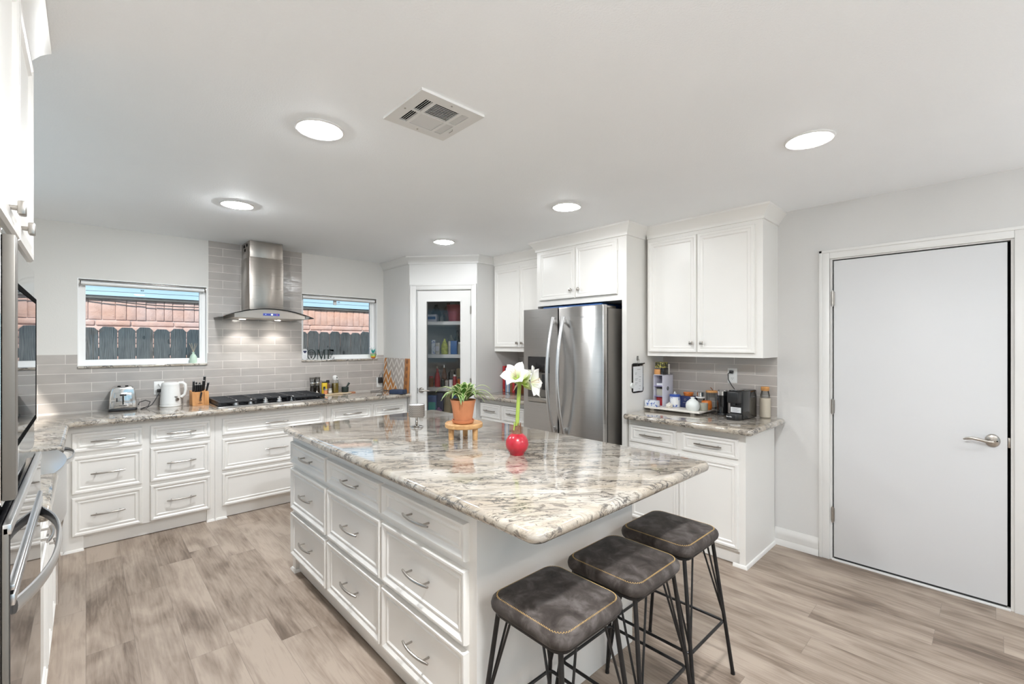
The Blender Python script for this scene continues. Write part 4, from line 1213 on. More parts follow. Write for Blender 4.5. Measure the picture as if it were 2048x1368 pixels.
# ------------------------------------------------------------------ on the back worktop
o = thing('toaster', 'chrome two-slice toaster on the worktop under the left window', 'toaster', (0.222, 4.915, Z0), radians(-2))
w, dpt, hh = 0.086, 0.085, 0.195
def tpoly(s, zt):  # tapered rounded body in section
    return [(-w*s, 0.018), (w*s, 0.018), (w*s*0.97, 0.10), (w*s*0.90, 0.155), (w*s*0.80, 0.182), (w*s*0.62, zt), (-w*s*0.62, zt), (-w*s*0.80, 0.182), (-w*s*0.90, 0.155), (-w*s*0.97, 0.10)]
obj('body', MB().prism(tpoly(1, hh), -dpt, dpt, bev=0.010, seg=3, T=TF), M['chrome'], o, angle=50)
obj('base', MB().prism(rrect(-0.090, -0.090, 0.090, 0.090, 0.02), 0, 0.020, bev=0.004), M['blackplastic'], o)
obj('face_plate', MB().prism([(-0.062, 0.028), (0.062, 0.028), (0.058, 0.10), (0.053, 0.150), (-0.053, 0.150), (-0.058, 0.10)], dpt, dpt+0.004, bev=0.003, T=TF), M['steelpol'], o)
obj('lever_slot', MB().box(-0.004, -dpt-0.0055, 0.052, 0.004, -dpt-0.0038, 0.138), M['dark'], o)
obj('lever', MB().box(-0.021, -dpt-0.020, 0.124, 0.021, -dpt-0.004, 0.136, 0.004), M['blackplastic'], o)
obj('button', MB().box(-0.042, -dpt-0.0065, 0.078, -0.034, -dpt-0.0035, 0.108, 0.001), M['blackplastic'], o)
obj('crumb_handle', MB().box(-0.025, -dpt-0.0075, 0.044, 0.025, -dpt-0.0035, 0.048, 0.001), M['blackplastic'], o)
for x in (-0.024, 0.024):
    obj('bread_slot', MB().box(x-0.010, -0.065, hh-0.004, x+0.010, 0.065, hh+0.0008), M['dark'], o)

o = thing('kettle', 'white ribbed electric kettle between the toaster and the knife block', 'kettle', (0.540, 4.940, Z0), radians(-8))
obj('base', MB().lathe([(0.001, 0), (0.076, 0), (0.078, 0.006), (0.076, 0.012), (0.001, 0.012)], n=40), M['whiteplastic'], o)
prof = [(0.001, 0.0125), (0.074, 0.0125), (0.076, 0.03)]+[(0.0745-0.010*i/12+0.0009*(i % 2), 0.035+0.145*i/12) for i in range(13)]+[(0.066, 0.186), (0.064, 0.195), (0.001, 0.195)]
obj('body', MB().lathe(prof, n=40), M['whiteplastic'], o)
obj('lid', MB().lathe([(0.063, 0.1952), (0.060, 0.205), (0.045, 0.210), (0.001, 0.212)], n=32), M['whiteplastic'], o)
obj('handle', MB().tube([(0.055, -0.01, 0.200), (0.085, -0.01, 0.202), (0.104, -0.01, 0.185), (0.108, -0.01, 0.14), (0.100, -0.01, 0.095), (0.074, -0.01, 0.075)], [0.012, 0.013, 0.0125, 0.012, 0.012, 0.013], n=12, sx=1.0, up=(0, 1, 0)), M['whiteplastic'], o)
obj('spout', MB().tube([(-0.058, 0.008, 0.165), (-0.075, 0.010, 0.190), (-0.080, 0.011, 0.198)], [0.016, 0.011, 0.008], n=12), M['whiteplastic'], o)
obj('temperature_dial', MB().cone((0.045, -0.060, 0.062), (0.052, -0.071, 0.062), 0.0125, n=16), M['nickel'], o)
obj('rating_plate', MB().box(0.030, -0.0705, 0.082, 0.052, -0.060, 0.090, 0.001, T=Matrix.Identity(4)), M['nickel'], o)

o = thing('knife_block', 'honey-coloured wooden block with black-handled knives left of the cooktop', 'knife block', (0.738, 4.875, Z0), radians(2))
blk = MB().prism([(-0.075, 0.0), (0.075, 0.0), (0.075, 0.105), (-0.075, 0.125)], -0.060, 0.060, bev=0.003, T=Matrix.Rotation(R90, 4, 'Z') @ TF)
obj('block', MB().prism([(-0.072, 0), (0.062, 0), (0.062, 0.128), (-0.060, 0.118)], -0.062, 0.062, bev=0.002, T=Matrix.Rotation(R90, 4, 'Z') @ Matrix.Rotation(R90, 4, 'X')), M['bamboo'], o)
obj('groove', MB().box(0.024, -0.0735, 0.004, 0.026, -0.055, 0.117), M['acacia'], o)
mk_ = MB()
mk_.box(-0.022, -0.0728, 0.016, 0.010, -0.071, 0.0185); mk_.box(-0.014, -0.0728, 0.022, 0.004, -0.070, 0.0235)
obj('stamped_mark', mk_, M['brown'], o)
KN = [(-0.050, -0.02, 0.215, 0.010, 0.005), (-0.036, -0.045, 0.185, 0.008, 0), (-0.022, -0.045, 0.185, 0.008, 0), (-0.008, -0.045, 0.185, 0.008, 0), (0.006, -0.045, 0.185, 0.008, 0),
      (-0.022, 0.0, 0.205, 0.008, 0), (0.004, 0.01, 0.198, 0.008, 0), (0.022, 0.0, 0.215, 0.010, 0.010), (0.033, 0.035, 0.250, 0.011, 0.014), (0.046, -0.010, 0.195, 0.009, 0.020)]
for i, (x, y, zt, r, lean) in enumerate(KN):
    k_ = obj('knife', MB().tube([(x, y, 0.112), (x+lean*0.4, y-0.004, 0.125), (x+lean, y-0.010, zt-0.004)], [r*0.7, r, r], n=8, sx=0.75), M['blackplastic'], o)
    obj('bolster', MB().cone((x+lean, y-0.010, zt-0.004), (x+lean*1.04, y-0.0105, zt+0.003), r*0.9, n=8), M['steellight'], k_)
sc_ = MB(); sc_.tube([(0.004, -0.0735, 0.116), (0.0, -0.0765, 0.095), (-0.005, -0.0765, 0.062)], [0.007, 0.0075, 0.006], n=8)
sc_.tube([(-0.006, -0.0775, 0.060), (-0.012, -0.0775, 0.048), (-0.004, -0.0775, 0.038), (0.002, -0.0775, 0.048), (-0.003, -0.0775, 0.060)], 0.0028, n=6)
obj('kitchen_shears', sc_, M['blackplastic'], o)

# spices on a pale board
one('serving_board', 'thin pale wooden board under the oil and spice jars', 'board', MB().prism(rrect(-0.155, -0.085, 0.155, 0.085, 0.03), 0, 0.010, bev=0.003), M['board'], (1.975, 4.905, Z0))
Z1 = Z0+0.0104
def pepper(x, y, label):
    o = thing('spice_mill', label, 'spice mill', (x, y, Z0), group='clear spice mills by the cooktop')
    obj('peppercorns', MB().cone((0, 0, 0.003), (0, 0, 0.095), 0.0215, 0.0185, n=20), M['soil'], o)
    obj('glass_body', MB().lathe([(0.026, 0), (0.024, 0.06), (0.021, 0.10), (0.022, 0.13), (0.027, 0.168), (0.028, 0.180)], n=24), M['jarglass'], o)
    obj('cap', MB().lathe([(0.001, 0.166), (0.029, 0.172), (0.030, 0.186), (0.001, 0.187)], n=24), M['steelside'], o)
    obj('collar', MB().lathe([(0.0215, 0.118), (0.0235, 0.122), (0.0235, 0.130), (0.0215, 0.134)], n=20), M['steellight'], o)
pepper(1.755, 4.968, 'tall clear mill of black peppercorns behind the cooktop, left one')
pepper(1.812, 4.985, 'clear mill touching the peppercorn mill, nearer the yellow tin')
o = thing('spice_tin', 'yellow spice tin with a black cap among the spice jars', 'tin', (1.868, 4.935, Z1))
obj('body', MB().box(-0.024, -0.018, 0, 0.024, 0.018, 0.115, 0.003), M['yellow'], o)
obj('label', MB().box(-0.020, -0.0188, 0.040, 0.004, -0.0178, 0.075), M['ink'], o)
obj('cap', MB().box(-0.022, -0.016, 0.115, 0.022, 0.016, 0.128, 0.003), M['blackplastic'], o)
o = thing('sauce_bottle', 'dark sauce bottle with a black cap beside the yellow tin', 'bottle', (1.915, 4.962, Z1))
obj('body', MB().lathe([(0.001, 0), (0.020, 0), (0.021, 0.05), (0.018, 0.085), (0.010, 0.10), (0.010, 0.115)], n=20), M['brown'], o)
obj('cap', MB().cone((0, 0, 0.112), (0, 0, 0.140), 0.018, 0.016, n=16), M['blackplastic'], o)
o = thing('spice_jar', 'short glass jar of orange spice in front of the yellow tin', 'jar', (1.855, 4.865, Z1))
obj('spice', MB().cone((0, 0, 0.001), (0, 0, 0.042), 0.019, n=18), M['terracotta'], o)
obj('lid', MB().cone((0, 0, 0.0425), (0, 0, 0.055), 0.020, n=18), M['steellight'], o)
o = thing('spice_jar', 'short glass jar with a pale label in front of the oil bottle', 'jar', (1.905, 4.875, Z1))
obj('spice', MB().cone((0, 0, 0.001), (0, 0, 0.045), 0.020, n=18), M['taupe'], o)
obj('lid', MB().cone((0, 0, 0.0455), (0, 0, 0.058), 0.021, n=18), M['steellight'], o)
obj('label', MB().lathe([(0.0203, 0.012), (0.0204, 0.035)], n=18), M['whitewash'], o)
one('garlic_bulb', 'white garlic bulb by the right back corner of the cooktop', 'garlic', MB().lathe([(0.001, 0), (0.016, 0.002), (0.024, 0.012), (0.020, 0.026), (0.006, 0.036), (0.004, 0.048), (0.001, 0.049)], n=16), M['whitewash'], (1.775, 4.895, Z0))
o = thing('oil_bottle', 'square oil bottle with a white pump top on the pale board', 'bottle', (1.985, 4.940, Z1))
obj('oil', MB().box(-0.027, -0.027, 0.002, 0.027, 0.027, 0.105, 0.004), M['oil'], o)
obj('glass_body', MB().box(-0.029, -0.029, 0, 0.029, 0.029, 0.140, 0.005), M['jarglass'], o)
pt = MB(); pt.lathe([(0.020, 0.1402), (0.022, 0.150), (0.026, 0.165), (0.024, 0.180), (0.010, 0.190), (0.001, 0.191)], n=20)
pt.box(0.018, -0.007, 0.072, 0.032, 0.007, 0.172, 0.004)
obj('pump_top', pt, M['whiteplastic'], o)
obj('button', MB().cone((0.010, -0.018, 0.165), (0.012, -0.026, 0.165), 0.006, n=12), M['dark'], o)
o = thing('mortar_and_pestle', 'small dark green stone mortar with its pestle on an orange coaster', 'mortar', (2.095, 4.935, Z1))
obj('bowl', MB().lathe([(0.001, 0.0), (0.034, 0.0), (0.036, 0.004), (0.038, 0.055), (0.032, 0.056), (0.028, 0.02), (0.001, 0.015)], n=24), M['darkgreen'], o)
obj('pestle', MB().tube([(-0.006, 0, 0.022), (0.025, -0.002, 0.068), (0.045, -0.003, 0.098)], [0.010, 0.009, 0.012], n=12), M['darkgreen'], o)
one('coaster', 'thin orange coaster poking out from under the mortar', 'coaster', MB().cone((0, 0, 0), (0, 0, 0.004), 0.042, n=24), M['terracotta'], (2.175, 4.945, Z0))
sp_ = MB(); sp_.tube([(-0.03, 0, 0.004), (0.01, 0.003, 0.004), (0.03, 0.0, 0.005)], [0.003, 0.003, 0.006], n=8); sp_.ell((-0.035, 0, 0.005), (0.010, 0.007, 0.004))
one('measuring_spoon', 'small metal spoon lying in front of the mortar', 'spoon', sp_, M['nickel'], (2.06, 4.80, Z0))

# zigzag cutting board leaning on the pantry side wall
lean = math.atan2(0.022, 0.375)
o = thing('cutting_board', 'zigzag patterned wooden cutting board leaning on the pantry wall', 'cutting board', (2.578, 4.985, Z0), radians(-90))
TL = Matrix.Rotation(-lean, 4, 'X')
WB, HB = 0.560, 0.380
obj('panel', MB(TL).box(0, -0.002, 0, WB*0.845, 0.016, HB, 0.002), M['greywood'], o)
e2 = MB(TL); e2.box(WB*0.845, -0.003, 0, WB, 0.016, HB, 0.002)
ed = obj('live_edge', e2, M['acacia'], o)
for k in range(5):
    obj('bark_knot', MB(TL).ell((WB*0.93, -0.003, 0.035+0.078*k), (0.022, 0.0015, 0.026), n=14, m=6), M['brown'], ed)
nz = 9
def zig(z, th, m_, nm, x0=0.0, x1=WB*0.845):
    mb = MB(TL); amp = 0.085; per = (WB*0.845)/4
    pts = []
    for k in range(9): pts.append((k*per/2, z+(amp if k % 2 else 0)))
    for a, b in zip(pts[:-1], pts[1:]):
        # clip every slanted strip to the board
        n = 6
        for i in range(n):
            xa, xb = a[0]+(b[0]-a[0])*i/n, a[0]+(b[0]-a[0])*(i+1)/n
            za, zb = a[1]+(b[1]-a[1])*i/n, a[1]+(b[1]-a[1])*(i+1)/n
            q = [(xa, za), (xb, zb), (xb, zb+th), (xa, za+th)]
            if xa < x0-1e-6 or xb > x1+1e-6: continue
            q = [(x, min(max(zz, 0.001), HB-0.001)) for x, zz in q]
            if max(p[1] for p in q)-min(p[1] for p in q) < 1e-4 or (q[2][1]-q[1][1] < 1e-4 and q[3][1]-q[0][1] < 1e-4): continue
            mb.add([(x, -0.0032, zz) for x, zz in q], [(0, 1, 2, 3)])
    if mb.f: obj(nm, mb, m_, o)
for k in range(6):
    zb = -0.10+0.092*k
    zig(zb, 0.026, M['whitewood'], 'pale_strip')
for k in range(5):
    zb = -0.10+0.092*k+0.026
    zig(zb, 0.066, M['orangewood'], 'orange_strip', 0.0, WB*0.845*(0.80-0.22*k if k < 4 else 0.13))
one('smart_speaker', 'small dark blue box with a thin cord in front of the zigzag board', 'speaker', MB().box(-0.085, -0.045, 0, 0.085, 0.045, 0.045, 0.006, 3), mat('dark_blue_fabric', (0.02, 0.035, 0.075), 0.6, bump=(300, 0.3, 0.001)), (2.480, 4.455, Z0), radians(-62))

# ------------------------------------------------------------------ on the window sills
ZS1 = WIN[0][2]+0.0035; ZS2 = WIN[1][2]+0.0035
o = thing('reed_diffuser', 'mint glass diffuser bottle with reeds on the left window sill', 'diffuser', (0.722, YB+0.022, ZS1))
obj('bottle', MB().lathe([(0.001, 0), (0.026, 0), (0.028, 0.006), (0.028, 0.055), (0.020, 0.075), (0.010, 0.085), (0.009, 0.100), (0.011, 0.104), (0.001, 0.104)], n=28), M['mint'], o)
for dx, dy in ((-0.030, 0.004), (0.032, 0.008), (0.012, -0.004), (-0.012, 0.010)):
    obj('reed', MB().cone((0, 0, 0.10), (dx*1.0, dy, 0.185), 0.0013, n=6), M['reed'], o)

# HOME letters
o = thing('home_letters', 'dark metal HOME letter sign on the right window sill', 'sign', (1.690, YB+0.030, ZS2))
LH = 0.108
def letter(parts, x):
    mb = MB()
    for a in parts:
        mb.prism([(x+p[0], p[1]) for p in a], -0.004, 0.004, T=TF)
    return obj('letter', mb, M['darkgreen'], o)
def stem_(x, w=0.012, foot=0.030):
    return [[(x-w/2, 0.004), (x+w/2, 0.004), (x+w/2, LH-0.004), (x-w/2, LH-0.004)], [(x-foot/2, 0), (x+foot/2, 0), (x+foot/2, 0.005), (x-foot/2, 0.005)], [(x-foot/2, LH-0.005), (x+foot/2, LH-0.005), (x+foot/2, LH), (x-foot/2, LH)]]
letter(stem_(-0.035)+stem_(0.028)+[[(-0.035, 0.052), (0.028, 0.052), (0.028, 0.058), (-0.035, 0.058)]], 0.010)
ob = MB(); NN = 32
for i in range(NN):
    t0, t1 = 2*pi*i/NN, 2*pi*(i+1)/NN
    def P_(t, q):
        return (0.090+(0.046 if q else 0.046-0.0045-0.006*abs(cos(t)))*cos(t), LH/2+(0.056 if q else 0.051)*sin(t))
    ob.prism([P_(t0, 0), P_(t0, 1), P_(t1, 1), P_(t1, 0)], -0.004, 0.004, T=TF)
obj('letter', ob, M['darkgreen'], o)
letter([[(-0.050, 0), (-0.028, 0), (-0.028, 0.005), (-0.050, 0.005)], [(-0.041, 0.004), (-0.037, 0.004), (-0.035, LH-0.004), (-0.040, LH-0.004)], [(-0.050, LH-0.005), (-0.030, LH-0.005), (-0.030, LH), (-0.050, LH)],
        [(-0.040, LH), (-0.026, LH), (0.006, 0.0), (-0.002, 0.0)], [(0.0, 0.0), (0.006, 0.004), (0.033, LH), (0.027, LH)],
        [(0.030, 0.004), (0.042, 0.004), (0.040, LH-0.004), (0.029, LH-0.004)], [(0.022, 0), (0.050, 0), (0.050, 0.005), (0.022, 0.005)], [(0.027, LH-0.005), (0.048, LH-0.005), (0.048, LH), (0.027, LH)]], 0.195)
letter(stem_(-0.026)+[[(-0.026, LH-0.005), (0.032, LH-0.005), (0.034, LH-0.024), (0.030, LH-0.024), (0.028, LH-0.004)], [(-0.026, LH-0.005), (0.032, LH-0.005), (0.032, LH), (-0.026, LH)], [(-0.026, 0), (0.036, 0), (0.036, 0.006), (-0.026, 0.006)], [(0.032, 0), (0.038, 0), (0.040, 0.024), (0.036, 0.024)], [(-0.026, 0.052), (0.014, 0.052), (0.014, 0.057), (-0.026, 0.057)], [(0.013, 0.042), (0.016, 0.042), (0.016, 0.067), (0.013, 0.067)]], 0.298)
for bx, n_ in ((0.09, 7), (0.195, 5), (0.300, 5)):
    s_ = MB()
    for i in range(n_):
        a = (i/(n_-1)-0.5)*1.7
        s_.tube([(bx, 0.002, 0.012), (bx+0.018*sin(a), 0.002, 0.040), (bx+0.034*sin(a), 0.002, 0.045+0.038*cos(a))], 0.0011, n=5)
        s_.ell((bx+0.034*sin(a), 0.002, 0.047+0.038*cos(a)), (0.0035, 0.002, 0.005), n=8, m=5)
    obj('wire_sprig', s_, M['blackmetal'], o)
o = thing('sill_plaque', 'small white plaque with a dark blue heart at the left of the HOME letters', 'plaque', (1.700, YB-0.004, ZS2))
obj('panel', MB().prism(rrect(-0.026, 0.0, 0.026, 0.118, 0.022), -0.003, 0.003, bev=0.001, T=TF), M['paper'], o)
hp = [(0.0, 0.062)]+[(0.0165*math.copysign(abs(sin(t))**1.0, sin(t))*1.0, 0.085+0.0165*(0.8*cos(t)-0.3*cos(2*t)-0.1*cos(3*t))) for t in [2*pi*i/24 for i in range(24)]]
hrt = [(0.017*sin(t)**3, 0.086+0.00105*(13*cos(t)-5*cos(2*t)-2*cos(3*t)-cos(4*t))) for t in [2*pi*i/32 for i in range(32)]]
obj('heart', MB().prism(hrt, 0.0031, 0.0050, T=TF), M['navy'], o)
ln = MB()
for i in range(4):
    for j in range(3): ln.box(-0.018+0.013*j, -0.0038, 0.012+0.012*i, -0.009+0.013*j, -0.0030, 0.0145+0.012*i)
obj('script_lines', ln, M['greyink'], o)
o = thing('sill_plant', 'tiny teal plant in a rainbow pot at the right end of the window sill', 'plant', (2.482, YB+0.010, ZS2))
obj('pot', MB().lathe([(0.001, 0), (0.022, 0), (0.025, 0.012)], n=24), M['red'], o)
obj('pot_band', MB().lathe([(0.0252, 0.0121), (0.0285, 0.030)], n=24), M['yellow'], o)
obj('pot_band', MB().lathe([(0.0287, 0.0302), (0.031, 0.042), (0.033, 0.050), (0.001, 0.049)], n=24), mat('lime_glaze', (0.35, 0.60, 0.25), 0.35), o)
obj('pot_rim', MB().lathe([(0.030, 0.0502), (0.035, 0.052), (0.035, 0.060), (0.029, 0.060), (0.001, 0.056)], n=24), M['taupe'], o)
teal = mat('teal_felt', (0.03, 0.40, 0.36), 0.6)
for i in range(9):
    a = 2*pi*i/9
    obj('leaf', MB().tube([(0, 0, 0.055), (0.012*cos(a), 0.012*sin(a), 0.080), (0.026*cos(a), 0.026*sin(a), 0.092+0.012*(i % 3))], [0.004, 0.0055, 0.001], n=8), teal, o)
obj('flower_pick', MB().cone((-0.004, 0.0, 0.056), (-0.030, -0.004, 0.118), 0.0012, n=6).ell((-0.032, -0.004, 0.122), (0.017, 0.010, 0.015)), M['paper'], o)
obj('sprout', MB().tube([(0.004, 0, 0.056), (0.012, 0, 0.10), (0.008, 0, 0.135)], [0.002, 0.0015, 0.0008], n=6), teal, o)
# ------------------------------------------------------------------ on the island
o = thing('candle_holder', 'silver chevron-textured cup candle holder on a thin stem', 'candle holder', (1.582, 2.600, Z0))
obj('foot', MB().lathe([(0.001, 0), (0.043, 0), (0.043, 0.002), (0.034, 0.006), (0.014, 0.010), (0.009, 0.016), (0.001, 0.017)], n=32), M['chrome'], o)
obj('stem', MB().lathe([(0.008, 0.0165), (0.008, 0.030), (0.010, 0.034), (0.007, 0.042), (0.008, 0.060), (0.010, 0.066), (0.001, 0.066)], n=20), M['nickel'], o)
obj('cup', MB().lathe([(0.001, 0.0665), (0.052, 0.068), (0.053, 0.072), (0.053, 0.146), (0.050, 0.146), (0.050, 0.082), (0.001, 0.080)], n=48), M['candle'], o)
obj('candle', MB().lathe([(0.001, 0.0802), (0.049, 0.0802), (0.049, 0.143), (0.044, 0.1445), (0.001, 0.144)], n=32), M['paper'], o)
obj('wick', MB().cone((0, 0, 0.144), (0, 0, 0.152), 0.001, n=6), M['ink'], o)

o = thing('plant_stand', 'small round three-legged wooden stand under the terracotta pot', 'plant stand', (1.587, 2.095, Z0))
obj('top', MB().lathe([(0.001, 0.066), (0.104, 0.066), (0.108, 0.070), (0.108, 0.088), (0.104, 0.093), (0.100, 0.093), (0.098, 0.090), (0.001, 0.090)], n=48), M['stand'], o)
for i in range(3):
    a = radians(46.8+120*i)
    obj('leg', MB().cone((0.078*cos(a), 0.078*sin(a), 0.0), (0.078*cos(a), 0.078*sin(a), 0.0655), 0.0145, 0.0165, n=16), M['stand'], o)
ZP = Z0+0.0904
o = thing('potted_spider_plant', 'green and cream striped leafy plant in a terracotta pot on the wooden stand', 'plant', (1.580, 2.093, ZP))
obj('saucer', MB().lathe([(0.001, 0), (0.052, 0), (0.060, 0.004), (0.064, 0.020), (0.060, 0.020), (0.056, 0.008), (0.001, 0.006)], n=40), M['terracotta'], o)
obj('pot', MB().lathe([(0.001, 0.0085), (0.050, 0.0085), (0.055, 0.034), (0.066, 0.105), (0.073, 0.130), (0.074, 0.133), (0.071, 0.134), (0.067, 0.118), (0.001, 0.112)], n=40), M['terracotta'], o)
obj('soil', MB().lathe([(0.0665, 0.117), (0.04, 0.121), (0.001, 0.124)], n=24), M['soil'], o)
def blade(a, L, w, rise, droop, base_r=0.012, z0=0.122, twist=0.0):
    vs = []; fs = []; ac = []; n = 10
    for i in range(n+1):
        t = i/n
        r = base_r+L*t
        z = z0+rise*(1-(1-t)**2)-droop*t**2.4
        ww = w*(0.55+0.75*sin(pi*min(1, t*1.05+0.12)))*(1-t**5)+0.0006
        c = Vector((r*cos(a+twist*t), r*sin(a+twist*t), z)); sd = Vector((-sin(a+twist*t), cos(a+twist*t), 0))
        for k, q in ((-1, 0.0035), (-0.66, 0.0015), (0, -0.001), (0.66, 0.0015), (1, 0.0035)):
            vs.append(c+sd*ww*k+Vector((0, 0, q*(1-0.6*t)))); ac.append(k)
    for i in range(n):
        for k in range(4):
            fs.append((i*5+k, i*5+k+1, (i+1)*5+k+1, (i+1)*5+k))
    return vs, fs, ac
def attr_obj(name, vs, fs, vals, an, m_, par):
    me = bpy.data.meshes.new(name); me.from_pydata([tuple(v) for v in vs], [], fs); me.materials.append(m_)
    at = me.attributes.new(an, 'FLOAT', 'POINT'); at.data.foreach_set('value', vals)
    me.polygons.foreach_set('use_smooth', [True]*len(me.polygons)); me.update()
    ob = bpy.data.objects.new(name, me); COL.objects.link(ob); ob.parent = par
    md = ob.modifiers.new('thickness', 'SOLIDIFY'); md.thickness = 0.0007; md.offset = 0
    return ob
rl = random.Random(11)
for i in range(42):
    ring = i/42
    a = i*2.39996+rl.uniform(-0.2, 0.2)
    if ring < 0.35: L, rise, dr = rl.uniform(0.035, 0.06), rl.uniform(0.085, 0.115), 0.01
    elif ring < 0.7: L, rise, dr = rl.uniform(0.075, 0.105), rl.uniform(0.075, 0.115), rl.uniform(0.02, 0.05)
    else: L, rise, dr = rl.uniform(0.095, 0.145), rl.uniform(0.06, 0.10), rl.uniform(0.05, 0.095)
    vs, fs, ac = blade(a, L, rl.uniform(0.014, 0.020), rise, dr, twist=rl.uniform(-0.25, 0.25))
    attr_obj('leaf', vs, fs, ac, 'across', M['leaf'], o)
# two long arching blades on the right of the photo
for a, L, rise, dr in ((-0.95, 0.175, 0.115, 0.10), (-0.55, 0.165, 0.09, 0.09), (-0.75, 0.15, 0.135, 0.07), (2.3, 0.15, 0.125, 0.075)):
    vs, fs, ac = blade(a, L, 0.010, rise, dr)
    attr_obj('leaf', vs, fs, ac, 'across', M['leaf'], o)

o = thing('amaryllis', 'white amaryllis flower growing from a red waxed bulb on the island', 'flower', (1.550, 1.614, Z0), radians(-43.2))
obj('bulb', MB().lathe([(0.001, 0), (0.034, 0), (0.036, 0.008), (0.044, 0.018), (0.053, 0.032), (0.057, 0.050), (0.054, 0.070), (0.044, 0.088), (0.030, 0.100), (0.020, 0.106), (0.001, 0.108)], n=40), M['redwax'], o, angle=60)
obj('neck', MB().lathe([(0.026, 0.101), (0.024, 0.106), (0.021, 0.118), (0.019, 0.130), (0.017, 0.140), (0.001, 0.142)], n=18), M['husk'], o)
for i in range(5):
    a = 2*pi*i/5
    obj('husk_tip', MB().tube([(0.018*cos(a), 0.018*sin(a), 0.12), (0.016*cos(a), 0.016*sin(a), 0.145), (0.019*cos(a), 0.019*sin(a), 0.158+0.006*(i % 2))], [0.005, 0.004, 0.0008], n=6), M['stem'] if i % 2 else M['husk'], o)
obj('stem', MB().tube([(0, 0, 0.14), (0.004, 0, 0.22), (0.009, 0, 0.30), (0.012, 0, 0.355)], [0.0100, 0.0095, 0.0095, 0.0105], n=14), M['stem'], o)
def bloom(base, axis, S, seed, open_=0.95):
    rr = random.Random(seed)
    axis = Vector(axis).normalized(); u = axis.orthogonal().normalized(); v = axis.cross(u); base = Vector(base)
    fl = thing_part('bloom', o)
    tube_ = MB().tube([base-axis*0.002, base+axis*0.02*S, base+axis*0.04*S], [0.0055, 0.008, 0.013], n=10)
    t_ = obj('throat', tube_, M['stem'], o)
    for i in range(6):
        a = 2*pi*i/6+rr.uniform(-0.12, 0.12)
        inner = i % 2
        R = u*cos(a)+v*sin(a); Sd = axis.cross(R)
        vs = []; fs = []; al = []; n = 11
        L = 0.088*S*(1.0 if inner else 1.06); wd = 0.031*S*(0.92 if inner else 1.1)
        for k in range(n+1):
            t = k/n
            fwd_ = 0.075*S*(t**0.75)-0.018*S*t**3
            out = 0.006+open_*0.068*S*t**1.55
            ww = wd*max(0.02, sin(pi*min(1, 0.13+t*0.87))**0.75)*(1 if t < 0.96 else 0.6)
            c = base+axis*(0.012*S+fwd_)+R*out
            wav = 0.0035*S*sin(t*9+i*2.1)
            for q in (-1, -0.5, 0, 0.5, 1):
                vs.append(c+Sd*ww*q+axis*(0.006*S*q*q*(1-t))-R*(0.003*q*q*S)+axis*wav*(q*q)*(1 if q > 0 else -1)); al.append(t)
        for k in range(n):
            for q in range(4): fs.append((k*5+q, k*5+q+1, (k+1)*5+q+1, (k+1)*5+q))
        attr_obj('petal', vs, fs, al, 'along', M['petal'], o)
    st = MB()
    for i in range(6):
        a = 2*pi*i/6; R = u*cos(a)+v*sin(a)
        tip = base+axis*0.082*S+R*0.012+Vector((0, 0, 0.004))
        st.tube([base+axis*0.03*S, base+axis*0.06*S+R*0.006, tip], 0.0011, n=5)
        st.ell(tip, (0.0026, 0.0026, 0.0026), n=8, m=5)
    obj('stamens', st, M['reed'], o)
def thing_part(n, p): return None
# local x runs to the right of the photograph's view, local -y toward the viewer's side
bloom((0.010, 0, 0.352), (-0.30, -0.62, 0.62), 1.10, 3)
bloom((0.016, -0.002, 0.350), (0.86, -0.38, 0.12), 1.22, 5)
bloom((0.014, 0.010, 0.350), (0.30, 0.75, 0.35), 0.9, 8)
obj('spathe', MB().tube([(0.010, 0.002, 0.350), (-0.006, -0.004, 0.335), (-0.018, -0.006, 0.312)], [0.006, 0.008, 0.001], n=8, sx=0.35), M['reed'], o)

# ------------------------------------------------------------------ books by the refrigerator
def book(x, y, w, h, d, m_, label, z=None, page=True, tilt=0.0):
    """spine toward -x; w along y"""
    o = thing('cookbook', label, 'book', (x, y, Z0 if z is None else z), group='cookbooks beside the refrigerator')
    c = MB()
    c.box(0, -w/2, 0, 0.004, w/2, h, 0.001); c.box(0, -w/2, 0, d, -w/2+0.003, h, 0.0006); c.box(0, w/2-0.003, 0, d, w/2, h, 0.0006)
    obj('cover', c, m_, o)
    obj('pages', MB().box(0.0042, -w/2+0.0032, 0.004, d-0.004, w/2-0.0032, h-0.004), M['paper'], o)
    return o
pb = mat('pale_blue_cloth', (0.30, 0.42, 0.58), 0.6, var=0.2, vscale=25)
bb = mat('grey_blue_cloth', (0.20, 0.30, 0.46), 0.6, var=0.2, vscale=25)
o = book(3.455, 3.815, 0.040, 0.292, 0.21, M['red'], 'tall red book at the pantry end of the row')
tx = MB(); tx.box(-0.0006, -0.010, 0.17, 0, 0.010, 0.235); tx.box(-0.0006, -0.008, 0.012, 0, 0.008, 0.028)
obj('spine_label', tx, M['paper'] if False else M['cork'], o)
book(3.458, 3.778, 0.028, 0.270, 0.19, pb, 'pale blue book second from the pantry end')
book(3.458, 3.751, 0.022, 0.272, 0.19, M['paper'], 'thin white-spined book between two blue books')
book(3.458, 3.722, 0.030, 0.270, 0.19, bb, 'grey-blue book right of the thin white-spined book')
book(3.446, 3.684, 0.040, 0.282, 0.21, M['brown'], 'thick brown book in the middle of the row')
book(3.440, 3.640, 0.040, 0.225, 0.20, M['red'], 'shorter red book right of the brown book')
book(3.440, 3.598, 0.036, 0.205, 0.20, M['ink'], 'short black book behind the amaryllis')
book(3.436, 3.552, 0.045, 0.250, 0.20, mat('rust_cloth', (0.30, 0.10, 0.04), 0.6, var=0.2), 'rust-coloured book at the refrigerator end of the row')

